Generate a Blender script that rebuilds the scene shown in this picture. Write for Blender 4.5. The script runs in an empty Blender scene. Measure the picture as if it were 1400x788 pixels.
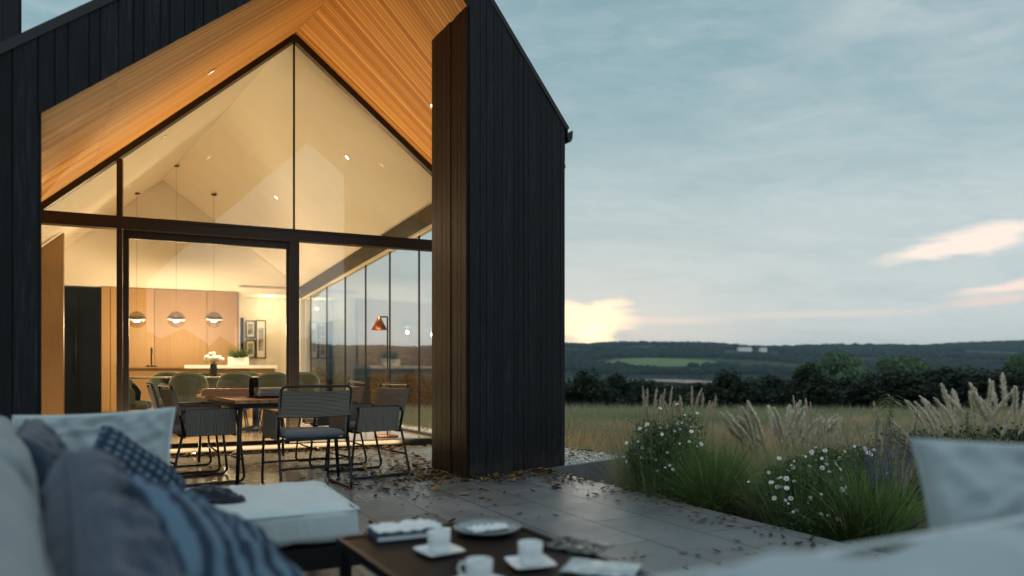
import bpy, bmesh, math, random
import numpy as np
from mathutils import Vector, Matrix, noise as mnoise

random.seed(7)
rng = np.random.default_rng(11)
sc = bpy.context.scene
COL = sc.collection
FPX = 965.0            # focal length in photo pixels (1400 wide)
HZ = 506.0             # horizon row
CAMZ = 1.0

def V(*a): return Vector(a)
def at(px, py, Y):     # point of the place seen at a photo pixel, Y metres in front of the camera
    return Vector(((px-700)/FPX*Y, Y, CAMZ-(py-HZ)/FPX*Y))
def ray_plane(px, py, a, b, c):
    n = (b-a).cross(c-a); o = V(0, 0, CAMZ); d = at(px, py, 1.0)-o
    return o+d*((a-o).dot(n)/d.dot(n))
def lerp(a, b, t): return a+(b-a)*t

# ------------------------------------------------------------------ materials
def nd(nt, typ, **kw):
    n = nt.nodes.new(typ)
    for k, v in kw.items():
        if k.startswith('_'): setattr(n, k[1:], v)
        else:
            key = k.replace('__', ' ')
            key = int(key[1:]) if key[0] == 'i' and key[1:].isdigit() else key
            s = n.inputs[key]
            if isinstance(v, bpy.types.NodeSocket): nt.links.new(v, s)
            else: s.default_value = v
    return n
def c4(c): return (c[0], c[1], c[2], 1.0)
def mth(nt, op, a, b=None, c=None, clamp=False):
    kw = {'i0': a}
    if b is not None: kw['i1'] = b
    if c is not None: kw['i2'] = c
    n = nd(nt, 'ShaderNodeMath', _operation=op, _use_clamp=clamp, **kw)
    return n.outputs[0]
def mixc(nt, f, a, b, blend='MIX'):
    n = nd(nt, 'ShaderNodeMix', _data_type='RGBA', _blend_type=blend)
    for i, v in ((0, f), (6, a), (7, b)):
        if isinstance(v, bpy.types.NodeSocket): nt.links.new(v, n.inputs[i])
        else: n.inputs[i].default_value = v if i == 0 else c4(v)
    return n.outputs[2]
def ramp(nt, fac, stops, interp='LINEAR'):
    n = nd(nt, 'ShaderNodeValToRGB', Fac=fac); cr = n.color_ramp; cr.interpolation = interp
    while len(cr.elements) > 1: cr.elements.remove(cr.elements[-1])
    cr.elements[0].position = stops[0][0]; cr.elements[0].color = c4(stops[0][1])
    for p, c in stops[1:]:
        e = cr.elements.new(p); e.color = c4(c)
    return n.outputs[0]
def new_mat(name):
    m = bpy.data.materials.new(name); m.use_nodes = True
    nt = m.node_tree; b = nt.nodes['Principled BSDF']
    return m, nt, b
def coords(nt, kind='Object', scale=(1, 1, 1)):
    if kind == 'World': v = nd(nt, 'ShaderNodeNewGeometry').outputs['Position']
    else: v = nd(nt, 'ShaderNodeTexCoord').outputs[kind]
    return nd(nt, 'ShaderNodeMapping', Vector=v, Scale=scale).outputs[0]
def simple(name, c1, c2=None, rough=.6, metal=0., scale=6., kind='Object', stretch=(1, 1, 1), bump=0., bscale=60., rvar=0., island=0., spec=.5):
    m, nt, b = new_mat(name)
    c2 = c2 or tuple(x*.75 for x in c1)
    co = coords(nt, kind, stretch)
    n1 = nd(nt, 'ShaderNodeTexNoise', Vector=co, Scale=scale, Detail=5., Roughness=.6)
    col = ramp(nt, n1.outputs[0], [(.32, c1), (.68, c2)])
    if island > 0:
        r = nd(nt, 'ShaderNodeNewGeometry').outputs['Random Per Island']
        k = mth(nt, 'MULTIPLY_ADD', r, 2*island, 1-island)
        col = mixc(nt, 1.0, col, nd(nt, 'ShaderNodeCombineColor', Red=k, Green=k, Blue=k).outputs[0], 'MULTIPLY')
    nt.links.new(col, b.inputs['Base Color'])
    b.inputs['Metallic'].default_value = metal; b.inputs['Specular IOR Level'].default_value = spec
    if rvar: nt.links.new(mth(nt, 'MULTIPLY_ADD', n1.outputs[0], 2*rvar, rough-rvar), b.inputs['Roughness'])
    else: b.inputs['Roughness'].default_value = rough
    if bump:
        n2 = nd(nt, 'ShaderNodeTexNoise', Vector=co, Scale=bscale, Detail=4.)
        bp = nd(nt, 'ShaderNodeBump', Height=n2.outputs[0], Strength=bump, Distance=.01)
        nt.links.new(bp.outputs[0], b.inputs['Normal'])
    return m
def glow(name, col, s):
    m, nt, b = new_mat(name); b.inputs['Base Color'].default_value = c4((.8, .8, .8))
    b.inputs['Emission Color'].default_value = c4(col); b.inputs['Emission Strength'].default_value = s
    return m
def pane_mat(name, tint=(.97, .985, .98), ior=1.5, rough=0.):
    m, nt, b = new_mat(name); nt.nodes.remove(b)
    bf = nd(nt, 'ShaderNodeNewGeometry').outputs['Backfacing']
    fr = nd(nt, 'ShaderNodeFresnel', IOR=mth(nt, 'MULTIPLY_ADD', bf, 1/ior-ior, ior))
    tr = nd(nt, 'ShaderNodeBsdfTransparent', Color=c4(tint)); gl = nd(nt, 'ShaderNodeBsdfGlossy', Color=(1, 1, 1, 1), Roughness=rough)
    mx = nd(nt, 'ShaderNodeMixShader', i0=fr.outputs[0], i1=tr.outputs[0], i2=gl.outputs[0])
    nt.links.new(mx.outputs[0], nt.nodes['Material Output'].inputs[0])
    return m
def boards_mat():          # charred black timber
    m, nt, b = new_mat('charred_timber')
    co = coords(nt, 'World', (34, 34, 1.6)); r = nd(nt, 'ShaderNodeNewGeometry').outputs['Random Per Island']
    off = nd(nt, 'ShaderNodeVectorMath', _operation='ADD', i0=co, i1=nd(nt, 'ShaderNodeCombineXYZ', X=mth(nt, 'MULTIPLY', r, 40.), Z=mth(nt, 'MULTIPLY', r, 13.)).outputs[0]).outputs[0]
    n1 = nd(nt, 'ShaderNodeTexNoise', Vector=off, Scale=2.2, Detail=8., Roughness=.65, Distortion=.6)
    n2 = nd(nt, 'ShaderNodeTexNoise', Vector=coords(nt, 'World', (5, 5, .9)), Scale=1.4, Detail=3.)
    col = ramp(nt, n1.outputs[0], [(.30, (.0015, .0015, .002)), (.5, (.005, .0055, .0075)), (.72, (.023, .0255, .032))])
    k = mth(nt, 'MULTIPLY', mth(nt, 'MULTIPLY_ADD', r, .9, .55), mth(nt, 'MULTIPLY_ADD', n2.outputs[0], 1.0, .5))
    col = mixc(nt, 1.0, col, nd(nt, 'ShaderNodeCombineColor', Red=k, Green=k, Blue=k).outputs[0], 'MULTIPLY')
    zz = nd(nt, 'ShaderNodeSeparateXYZ', Vector=nd(nt, 'ShaderNodeNewGeometry').outputs['Position']).outputs[2]
    n5 = nd(nt, 'ShaderNodeTexNoise', Vector=coords(nt, 'World', (7, 7, 5)), Scale=1.6, Detail=6.)
    dirt = mth(nt, 'MULTIPLY', mth(nt, 'MULTIPLY_ADD', zz, -3.2, .95, clamp=True), mth(nt, 'MULTIPLY_ADD', n5.outputs[0], 3., -1.1, clamp=True))
    col = mixc(nt, mth(nt, 'MULTIPLY', dirt, .5), col, (.07, .062, .052))
    nt.links.new(col, b.inputs['Base Color'])
    nt.links.new(mth(nt, 'MULTIPLY_ADD', n1.outputs[0], .35, .5), b.inputs['Roughness']); b.inputs['Specular IOR Level'].default_value = .28
    bp = nd(nt, 'ShaderNodeBump', Height=n1.outputs[0], Strength=.7, Distance=.008)
    nt.links.new(bp.outputs[0], b.inputs['Normal'])
    return m
def plank_mat(name, cols, row=.075, length=2.6, rough=.5, gap=.0035, kind='UV', dark=(.05, .02, .006), grain=1.0, bump=.6, spec=.5):
    m, nt, b = new_mat(name)
    co = coords(nt, kind)
    br = nd(nt, 'ShaderNodeTexBrick', _offset=.37, Vector=co, Color1=(0, 0, 0, 1), Color2=(1, 1, 1, 1), Mortar=(0, 0, 0, 1), Scale=1., Mortar__Size=gap, Mortar__Smooth=.2, Bias=0., Brick__Width=length, Row__Height=row)
    rnd = nd(nt, 'ShaderNodeSeparateColor', Color=br.outputs[0]).outputs[0]
    g = nd(nt, 'ShaderNodeMapping', Vector=co, Scale=(2.2, 70, 1)).outputs[0]
    gv = nd(nt, 'ShaderNodeVectorMath', _operation='ADD', i0=g, i1=nd(nt, 'ShaderNodeCombineXYZ', X=mth(nt, 'MULTIPLY', rnd, 31.), Z=mth(nt, 'MULTIPLY', rnd, 17.)).outputs[0]).outputs[0]
    n1 = nd(nt, 'ShaderNodeTexNoise', Vector=gv, Scale=1.0, Detail=6., Roughness=.6, Distortion=.8)
    fac = mth(nt, 'ADD', mth(nt, 'MULTIPLY', rnd, .62), mth(nt, 'MULTIPLY', n1.outputs[0], .55*grain), clamp=True)
    col = ramp(nt, fac, [(.12, cols[0]), (.5, cols[1]), (.9, cols[2])])
    col = mixc(nt, br.outputs['Fac'], col, dark)
    nt.links.new(col, b.inputs['Base Color']); b.inputs['Roughness'].default_value = rough; b.inputs['Specular IOR Level'].default_value = spec
    h = mth(nt, 'SUBTRACT', mth(nt, 'MULTIPLY', n1.outputs[0], .15), br.outputs['Fac'])
    bp = nd(nt, 'ShaderNodeBump', Height=h, Strength=bump, Distance=.006); nt.links.new(bp.outputs[0], b.inputs['Normal'])
    return m
def paving_mat():
    m, nt, b = new_mat('granite_paving')
    pos = nd(nt, 'ShaderNodeNewGeometry').outputs['Position']
    co = nd(nt, 'ShaderNodeMapping', Vector=pos, Rotation=(0, 0, math.radians(-118)), Location=(.2, .13, 0)).outputs[0]
    br = nd(nt, 'ShaderNodeTexBrick', _offset=.43, Vector=co, Color1=(0, 0, 0, 1), Color2=(1, 1, 1, 1), Mortar=(.5, .5, .5, 1), Scale=1., Mortar__Size=.0055, Mortar__Smooth=.3, Brick__Width=1.35, Row__Height=.42)
    rnd = nd(nt, 'ShaderNodeSeparateColor', Color=br.outputs[0]).outputs[0]
    n1 = nd(nt, 'ShaderNodeTexNoise', Vector=pos, Scale=130., Detail=3.)
    n2 = nd(nt, 'ShaderNodeTexNoise', Vector=pos, Scale=1.3, Detail=6., Roughness=.6)
    n3 = nd(nt, 'ShaderNodeTexNoise', Vector=pos, Scale=7., Detail=4.)
    f = mth(nt, 'ADD', mth(nt, 'MULTIPLY', n1.outputs[0], .45), mth(nt, 'ADD', mth(nt, 'MULTIPLY', n2.outputs[0], .50), mth(nt, 'MULTIPLY', rnd, .20)))
    col = ramp(nt, f, [(.3, (.066, .074, .082)), (.55, (.128, .140, .148)), (.8, (.225, .236, .242))])
    n4 = nd(nt, 'ShaderNodeTexNoise', Vector=pos, Scale=3.2, Detail=7., Roughness=.7, Distortion=1.2)
    col = mixc(nt, mth(nt, 'MULTIPLY', mth(nt, 'MULTIPLY_ADD', n4.outputs[0], 5., -2.7, clamp=True), .45), col, (.045, .045, .042))
    col = mixc(nt, br.outputs['Fac'], col, (.018, .018, .018)); nt.links.new(col, b.inputs['Base Color'])
    ro = mth(nt, 'MULTIPLY_ADD', n2.outputs[0], .55, -.06); ro = mth(nt, 'ADD', ro, mth(nt, 'MULTIPLY', n3.outputs[0], .16), clamp=True)
    dp = nd(nt, 'ShaderNodeVectorMath', _operation='DOT_PRODUCT', i0=pos, i1=(.45, -.89, 0)).outputs['Value']      # drier away from the house
    ro = mth(nt, 'ADD', ro, mth(nt, 'MULTIPLY', mth(nt, 'MULTIPLY_ADD', dp, .55, 3.35, clamp=True), .13), clamp=True)
    nt.links.new(ro, b.inputs['Roughness'])
    h = mth(nt, 'SUBTRACT', mth(nt, 'MULTIPLY', n1.outputs[0], .12), br.outputs['Fac'])
    h = mth(nt, 'ADD', h, mth(nt, 'MULTIPLY', rnd, .25))
    bp = nd(nt, 'ShaderNodeBump', Height=h, Strength=.45, Distance=.006); nt.links.new(bp.outputs[0], b.inputs['Normal'])
    return m
def fabric(name, c, rough=.9, scale=420., var=.12):
    m, nt, b = new_mat(name)
    co = coords(nt, 'Object')
    n1 = nd(nt, 'ShaderNodeTexNoise', Vector=co, Scale=5., Detail=5.)
    wx = nd(nt, 'ShaderNodeTexWave', _bands_direction='X', Vector=co, Scale=scale/6, Distortion=1.5, Detail=1.)
    wy = nd(nt, 'ShaderNodeTexWave', _bands_direction='Y', Vector=co, Scale=scale/6, Distortion=1.5, Detail=1.)
    w = mth(nt, 'MULTIPLY', wx.outputs[1], wy.outputs[1])
    f = mth(nt, 'ADD', mth(nt, 'MULTIPLY', n1.outputs[0], .7), mth(nt, 'MULTIPLY', w, .3))
    col = ramp(nt, f, [(.2, tuple(x*(1-var) for x in c)), (.8, tuple(x*(1+var) for x in c))])
    nt.links.new(col, b.inputs['Base Color']); b.inputs['Roughness'].default_value = rough
    b.inputs['Sheen Weight'].default_value = .25; b.inputs['Specular IOR Level'].default_value = .2
    bp = nd(nt, 'ShaderNodeBump', Height=w, Strength=.35, Distance=.002); nt.links.new(bp.outputs[0], b.inputs['Normal'])
    return m
def striped(name, c1, c2, freq=9., axis=0, check=None):
    m, nt, b = new_mat(name)
    s = nd(nt, 'ShaderNodeSeparateXYZ', Vector=coords(nt, 'Object')).outputs
    w = mth(nt, 'SINE', mth(nt, 'MULTIPLY', s[axis], freq*6.283))
    w2 = mth(nt, 'SINE', mth(nt, 'MULTIPLY', s[axis], freq*6.283*3.1))
    f = mth(nt, 'MULTIPLY_ADD', mth(nt, 'ADD', w, mth(nt, 'MULTIPLY', w2, .4)), 1.2, .5, clamp=True)
    if check:
        y = mth(nt, 'SINE', mth(nt, 'MULTIPLY', s[1-axis], check*6.283))
        f = mth(nt, 'MULTIPLY', f, mth(nt, 'MULTIPLY_ADD', y, 1.2, .7, clamp=True))
    col = mixc(nt, f, c1, c2)
    n1 = nd(nt, 'ShaderNodeTexNoise', Vector=coords(nt, 'Object'), Scale=260., Detail=2.)
    nt.links.new(col, b.inputs['Base Color']); b.inputs['Roughness'].default_value = .9; b.inputs['Specular IOR Level'].default_value = .2
    bp = nd(nt, 'ShaderNodeBump', Height=n1.outputs[0], Strength=.3, Distance=.003); nt.links.new(bp.outputs[0], b.inputs['Normal'])
    return m
def vcol(name, rough=.7, trans=.25, spec=.3):     # colour comes from the mesh's own attribute (leaf and blade hues)
    m, nt, b = new_mat(name)
    a = nd(nt, 'ShaderNodeAttribute', _attribute_name='hue').outputs[0]
    nt.links.new(a, b.inputs['Base Color']); b.inputs['Roughness'].default_value = rough; b.inputs['Specular IOR Level'].default_value = spec
    if trans:
        t = nd(nt, 'ShaderNodeBsdfTranslucent', Color=a)
        mx = nd(nt, 'ShaderNodeMixShader', i0=trans, i1=b.outputs[0], i2=t.outputs[0])
        nt.links.new(mx.outputs[0], nt.nodes['Material Output'].inputs[0])
    return m

M = {}
M['char'] = boards_mat()
M['cheek'] = simple('warm_lit_timber', (.017, .0068, .0045), (.008, .0036, .0026), rough=.6, scale=2.2, kind='World', stretch=(30, 30, 1.2), bump=.5, bscale=3, island=.35, spec=.2)  # warm light on the fin's inner boards, put into their red-brown colour
M['soffit'] = plank_mat('cedar_soffit', [(.27, .100, .017), (.44, .198, .046), (.62, .32, .09)], row=.058, length=4.7, rough=.62, spec=.25, dark=(.09, .034, .009), grain=1.1)
M['oak'] = plank_mat('oak_panel', [(.22, .125, .048), (.29, .172, .072), (.37, .23, .10)], row=.6, length=3.2, gap=.001, grain=1.3, bump=.1)
M['teak'] = plank_mat('teak_boards', [(.26, .11, .042), (.38, .17, .07), (.48, .24, .105)], row=.09, length=2.0, gap=.003, rough=.45, kind='Object')
M['darkwood'] = plank_mat('dark_stained_wood', [(.008, .0055, .0045), (.014, .010, .008), (.024, .016, .012)], row=.3, length=1.8, gap=.0015, rough=.5, kind='Object', dark=(.004, .003, .002), spec=.12)
M['paving'] = paving_mat()
M['frame'] = simple('bronze_frame', (.018, .013, .011), (.026, .019, .016), rough=.42, metal=.3, scale=3)
M['black'] = simple('black_steel', (.012, .012, .013), (.02, .02, .021), rough=.4, metal=.4, scale=4)
M['roofmetal'] = simple('dark_zinc', (.03, .032, .035), (.045, .047, .05), rough=.45, metal=.6, scale=2)
M['cream'] = simple('warm_white_plaster', (.80, .76, .68), (.76, .72, .64), rough=.9, scale=2, bump=.03, bscale=120)
M['white'] = simple('white_stone', (.80, .78, .74), (.74, .72, .68), rough=.35, scale=5)
M['porcelain'] = simple('white_porcelain', (.78, .80, .82), (.72, .75, .77), rough=.22, scale=8)
M['glass'] = pane_mat('window_glass')
M['sideglass'] = pane_mat('side_window_glass', (.965, .98, .985), 1.22)
M['darkglass'] = simple('dark_glass', (.005, .009, .014), (.008, .013, .020), rough=.06, scale=2, spec=.12)
M['intfloor'] = plank_mat('pale_floor', [(.25, .20, .15), (.31, .25, .19), (.36, .30, .23)], row=.9, length=1.8, gap=.002, rough=.16, kind='World', dark=(.12, .09, .07), grain=.4, bump=.08)
M['concrete'] = simple('grey_concrete', (.16, .165, .17), (.10, .105, .11), rough=.8, scale=2.5, kind='World', bump=.25, bscale=40)
M['gravelbase'] = simple('gravel_bed', (.42, .42, .41), (.22, .22, .21), rough=.9, scale=40, kind='World', bump=.6, bscale=50)
M['stone'] = simple('white_pebble', (.74, .74, .72), (.58, .58, .57), rough=.75, scale=20, island=.3)
M['soil'] = simple('dark_soil', (.030, .021, .014), (.055, .040, .026), rough=.95, scale=9, kind='World', bump=.8, bscale=30)
M['leaf'] = vcol('leaf_blade', .55, .3)
M['dry'] = vcol('dry_leaf', .6, .12)
M['far'] = vcol('far_foliage', .9, .0, .05)
M['plume'] = vcol('plume_hair', .9, .55, .1)
M['petal'] = simple('white_petal', (.80, .82, .80), (.70, .72, .68), rough=.6, scale=30)
M['pollen'] = simple('flower_centre', (.45, .34, .06), (.3, .2, .04), rough=.8)
M['purple'] = vcol('purple_floret', .7, .2)
M['bark'] = simple('tree_bark', (.07, .05, .035), (.04, .03, .022), rough=.95, scale=6, stretch=(3, 3, .5), bump=.8, bscale=10)
M['sofa'] = fabric('pale_blue_grey_fabric', (.18, .24, .27))
M['sofalight'] = fabric('light_linen_fabric', (.53, .60, .62))
M['sofamid'] = fabric('grey_linen_fabric', (.31, .37, .395))
M['slate'] = fabric('slate_blue_fabric', (.024, .045, .078))
M['navy'] = fabric('navy_fabric', (.014, .018, .030))
M['seatpad'] = fabric('grey_blue_pad', (.13, .14, .17))
M['green'] = fabric('sage_velvet', (.052, .062, .042))
M['stripe1'] = striped('navy_check_fabric', (.018, .030, .055), (.11, .165, .225), 26., 0, 34.)
M['stripe2'] = striped('blue_stripe_fabric', (.022, .038, .065), (.10, .16, .23), 15., 1)
M['copper'] = simple('copper_shade', (.42, .16, .09), (.36, .13, .07), rough=.35, metal=.7, scale=3)
M['led'] = glow('lamp_lens', (1., .86, .62), 5.)
M['bulb'] = glow('frosted_bulb', (1., .80, .52), 1.3)
M['fillstrip'] = glow('fill_strip_lens', (1., .66, .32), 6.)
M['smoke'] = simple('brushed_grey_metal', (.11, .10, .095), (.09, .08, .075), rough=.4, metal=.6)
M['mist'] = pane_mat('smoky_globe_glass', (.72, .68, .66), 1.45, .05)

def rope_mat():
    m, nt, b = new_mat('rope_weave')
    uv = nd(nt, 'ShaderNodeTexCoord').outputs['UV']
    s = nd(nt, 'ShaderNodeSeparateXYZ', Vector=uv).outputs
    w = mth(nt, 'SINE', mth(nt, 'MULTIPLY', s[0], 6.283/.0115)); t = mth(nt, 'SINE', mth(nt, 'MULTIPLY_ADD', s[1], 6.283/.011, mth(nt, 'MULTIPLY', s[0], 300.)))
    n = nd(nt, 'ShaderNodeTexNoise', Vector=nd(nt, 'ShaderNodeMapping', Vector=uv, Scale=(90, 3, 1)).outputs[0], Scale=1., Detail=2.)
    f = mth(nt, 'MULTIPLY_ADD', w, .32, mth(nt, 'MULTIPLY_ADD', n.outputs[0], .5, .25), clamp=True)
    col = ramp(nt, f, [(.1, (.055, .048, .042)), (.5, (.24, .215, .185)), (.95, (.37, .33, .275))])
    nt.links.new(col, b.inputs['Base Color']); b.inputs['Roughness'].default_value = .85
    bp = nd(nt, 'ShaderNodeBump', Height=mth(nt, 'MULTIPLY_ADD', t, .15, w), Strength=.9, Distance=.004); nt.links.new(bp.outputs[0], b.inputs['Normal'])
    return m
M['rope'] = rope_mat()

# ------------------------------------------------------------------ mesh builder
class MB:
    def __init__(self): self.v = []; self.f = []; self.uv = {}; self.smooth = set()
    def add(self, vs, fs, uvs=None, smooth=False):
        o = len(self.v); self.v += [tuple(p) for p in vs]
        for i, f in enumerate(fs):
            self.f.append([o+k for k in f]); n = len(self.f)-1
            if uvs: self.uv[n] = uvs[i]
            if smooth: self.smooth.add(n)
        return self
    def box(self, c, x, y, z):            # centre + three half-axis vectors
        c, x, y, z = Vector(c), Vector(x), Vector(y), Vector(z)
        p = [c+x*a+y*b+z*d for d in (-1, 1) for a, b in ((-1, -1), (1, -1), (1, 1), (-1, 1))]
        lx, ly, lz = 2*x.length, 2*y.length, 2*z.length
        u = [[(0, 0), (0, ly), (lx, ly), (lx, 0)], [(0, 0), (lx, 0), (lx, ly), (0, ly)]] + [[(0, 0), (0, l), (lz, l), (lz, 0)] for l in (lx, ly, lx, ly)]
        return self.add(p, [(3, 2, 1, 0), (4, 5, 6, 7), (0, 1, 5, 4), (1, 2, 6, 5), (2, 3, 7, 6), (3, 0, 4, 7)], u)
    def abox(self, x0, x1, y0, y1, z0, z1):
        return self.box(((x0+x1)/2, (y0+y1)/2, (z0+z1)/2), ((x1-x0)/2, 0, 0), (0, (y1-y0)/2, 0), (0, 0, (z1-z0)/2))
    def prism(self, bot, top, uvf=None):  # two matching polygons
        n = len(bot); fs = [tuple(reversed(range(n))), tuple(range(n, 2*n))]
        fs += [(i, (i+1) % n, n+(i+1) % n, n+i) for i in range(n)]
        vs = list(bot)+list(top)
        uv = [[uvf(Vector(vs[k])) for k in f] for f in fs] if uvf else None
        return self.add(vs, fs, uv)
    def beam(self, a, b, w, h, up=(0, 0, 1)):
        a, b = Vector(a), Vector(b); d = (b-a); l = d.length; d.normalize()
        s = d.cross(Vector(up)).normalized(); u = s.cross(d).normalized()
        return self.box((a+b)/2, d*l/2, s*w/2, u*h/2)
    def tube(self, pts, r, seg=8, closed=False):
        pts = [Vector(p) for p in pts]; n = len(pts); rr = r if isinstance(r, (list, tuple)) else [r]*n
        vs = []; prev = None
        for i, p in enumerate(pts):
            if closed: d = pts[(i+1) % n]-pts[i-1]
            else: d = pts[min(i+1, n-1)]-pts[max(i-1, 0)]
            d.normalize()
            if prev is None:
                a = Vector((0, 0, 1)) if abs(d.z) < .9 else Vector((1, 0, 0)); x = d.cross(a).normalized()
            else: x = (prev-d*prev.dot(d)).normalized()
            prev = x; y = d.cross(x)
            vs += [p+(x*math.cos(t)+y*math.sin(t))*rr[i] for t in [2*math.pi*k/seg for k in range(seg)]]
        fs = []
        for i in range(n if closed else n-1):
            j = (i+1) % n
            fs += [(i*seg+k, i*seg+(k+1) % seg, j*seg+(k+1) % seg, j*seg+k) for k in range(seg)]
        if not closed: fs += [tuple(reversed(range(seg))), tuple(range((n-1)*seg, n*seg))]
        return self.add(vs, fs, smooth=True)
    def lathe(self, prof, c=(0, 0, 0), seg=24, sx=1., sy=1., caps=True):   # profile of (radius, z)
        c = Vector(c); vs = []
        for r, z in prof:
            vs += [c+Vector((r*sx*math.cos(2*math.pi*k/seg), r*sy*math.sin(2*math.pi*k/seg), z)) for k in range(seg)]
        fs = []
        for i in range(len(prof)-1):
            fs += [(i*seg+k, i*seg+(k+1) % seg, (i+1)*seg+(k+1) % seg, (i+1)*seg+k) for k in range(seg)]
        if caps: fs += [tuple(reversed(range(seg))), tuple(range((len(prof)-1)*seg, len(prof)*seg))]
        return self.add(vs, fs, smooth=True)
    def patch(self, p00, p10, p11, p01, nu=8, nv=8, thick=(0, 0, .02), u0=0., v0=0.):
        p00, p10, p11, p01 = map(Vector, (p00, p10, p11, p01)); t = Vector(thick)
        lu = ((p10-p00).length+(p11-p01).length)/2; lv = ((p01-p00).length+(p11-p10).length)/2
        vs = []; uv = []
        for j in range(nv+1):
            for i in range(nu+1):
                a, b = i/nu, j/nv
                vs.append(lerp(lerp(p00, p10, a), lerp(p01, p11, a), b)); uv.append((u0+a*lu, v0+b*lv))
        n = len(vs); vs = vs+[p+t for p in vs]; w = nu+1; fs = []; us = []
        for j in range(nv):
            for i in range(nu):
                q = (j*w+i, j*w+i+1, (j+1)*w+i+1, (j+1)*w+i)
                fs.append(q); us.append([uv[k] for k in q]); fs.append(tuple(n+k for k in reversed(q))); us.append([uv[k] for k in reversed(q)])
        edge = [i for i in range(nu+1)]+[j*w+nu for j in range(1, nv+1)]+[nv*w+i for i in range(nu-1, -1, -1)]+[j*w for j in range(nv-1, 0, -1)]
        for k in range(len(edge)):
            a, b = edge[k], edge[(k+1) % len(edge)]
            fs.append((b, a, n+a, n+b)); us.append([uv[b], uv[a], uv[a], uv[b]])
        return self.add(vs, fs, us)
    def build(self, name, mat, parent=None, loc=None):
        me = bpy.data.meshes.new(name); me.from_pydata([tuple(v) for v in self.v], [], self.f)
        if self.uv:
            l = me.uv_layers.new(name='UVMap')
            for p in me.polygons:
                u = self.uv.get(p.index)
                if u:
                    for k, li in enumerate(p.loop_indices): l.data[li].uv = u[k]
        if self.smooth:
            fl = np.zeros(len(me.polygons), dtype=bool); fl[list(self.smooth)] = True; me.polygons.foreach_set('use_smooth', fl)
        me.materials.append(M[mat]); me.update()
        return link(name, me, parent, loc)
def link(name, me, parent=None, loc=None):
    o = bpy.data.objects.new(name, me); COL.objects.link(o)
    if parent: o.parent = parent
    if loc is not None: o.location = loc
    return o
def tag(o, label, cat, group=None):
    o['label'] = label; o['category'] = cat
    if group: o['group'] = group
    return o
def thing(name, label, cat, loc=(0, 0, 0), rz=0., group=None):
    o = bpy.data.objects.new(name, None); COL.objects.link(o); o.location = loc; o.rotation_euler = (0, 0, rz)
    o.empty_display_size = .2
    return tag(o, label, cat, group)
def struct(o, kind='structure'): o['kind'] = kind; return o
def dup(root, label, loc=None, rz=None, group=None, scale=None):
    kids = {}
    def cp(o, par):
        c = o.copy(); COL.objects.link(c)
        if par: c.parent = par
        for k in ALLKIDS(o): cp(k, c)
        return c
    r = cp(root, None); r['label'] = label
    if loc is not None: r.location = loc
    if rz is not None: r.rotation_euler.z = rz
    if group: r['group'] = group
    if scale: r.scale = scale
    return r
def ALLKIDS(o): return list(o.children)

def np_mesh(name, verts, nper, mat, hue=None, parent=None, loc=None, smooth=False):
    """verts: (N, nper, 3) separate polygons; hue: (N,3)"""
    N = verts.shape[0]; me = bpy.data.meshes.new(name)
    me.vertices.add(N*nper); me.vertices.foreach_set('co', verts.reshape(-1).astype(np.float32))
    me.loops.add(N*nper); me.loops.foreach_set('vertex_index', np.arange(N*nper, dtype=np.int32))
    me.polygons.add(N); me.polygons.foreach_set('loop_start', np.arange(0, N*nper, nper, dtype=np.int32))
    me.update(calc_edges=True)
    if hue is not None: set_hue(me, np.repeat(hue, nper, axis=0))
    me.materials.append(M[mat])
    return link(name, me, parent, loc)
def set_hue(me, pv):
    a = me.attributes.new('hue', 'FLOAT_COLOR', 'POINT')
    d = np.ones((len(pv), 4), dtype=np.float32); d[:, :3] = pv; a.data.foreach_set('color', d.reshape(-1))
def ribbons(name, base, tip_dir, length, width, bend, hue, mat, parent=None, segs=4, side=None, tipw=.12, loc=None):
    """N grass blades: base (N,3), tip_dir (N,3) start direction, bend (N,3) displacement of the tip by gravity / wind"""
    N = len(base); t = np.linspace(0, 1, segs+1)[None, :, None]
    c = base[:, None, :]+tip_dir[:, None, :]*(t*length[:, None, None])+bend[:, None, :]*(t**2)
    if side is None:
        a = rng.uniform(0, 2*np.pi, N); side = np.stack([np.cos(a), np.sin(a), np.zeros(N)], 1)
    w = width[:, None, None]*(tipw+(1-tipw)*(1-t**1.6))*.5
    L = c-side[:, None, :]*w; R = c+side[:, None, :]*w
    vs = np.stack([L, R], 2).reshape(N, -1, 3)      # (N, 2*(segs+1), 3)
    nv = 2*(segs+1); q = np.array([[2*i, 2*i+1, 2*i+3, 2*i+2] for i in range(segs)])
    idx = (np.arange(N)[:, None, None]*nv+q[None]).reshape(-1)
    me = bpy.data.meshes.new(name); me.vertices.add(N*nv); me.vertices.foreach_set('co', vs.reshape(-1).astype(np.float32))
    me.loops.add(len(idx)); me.loops.foreach_set('vertex_index', idx.astype(np.int32))
    nf = N*segs; me.polygons.add(nf); me.polygons.foreach_set('loop_start', np.arange(0, nf*4, 4, dtype=np.int32))
    me.polygons.foreach_set('use_smooth', np.ones(nf, dtype=bool))
    me.update(calc_edges=True); set_hue(me, np.repeat(hue, nv, axis=0)); me.materials.append(M[mat])
    return link(name, me, parent, loc)
def unit(v): return v/np.linalg.norm(v, axis=-1, keepdims=True)
def mixhue(n, *cols):
    cols = np.array(cols); i = rng.integers(0, len(cols), n); j = rng.integers(0, len(cols), n); t = rng.random((n, 1))
    return (cols[i]*(1-t)+cols[j]*t)*rng.uniform(.75, 1.25, (n, 1))

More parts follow.
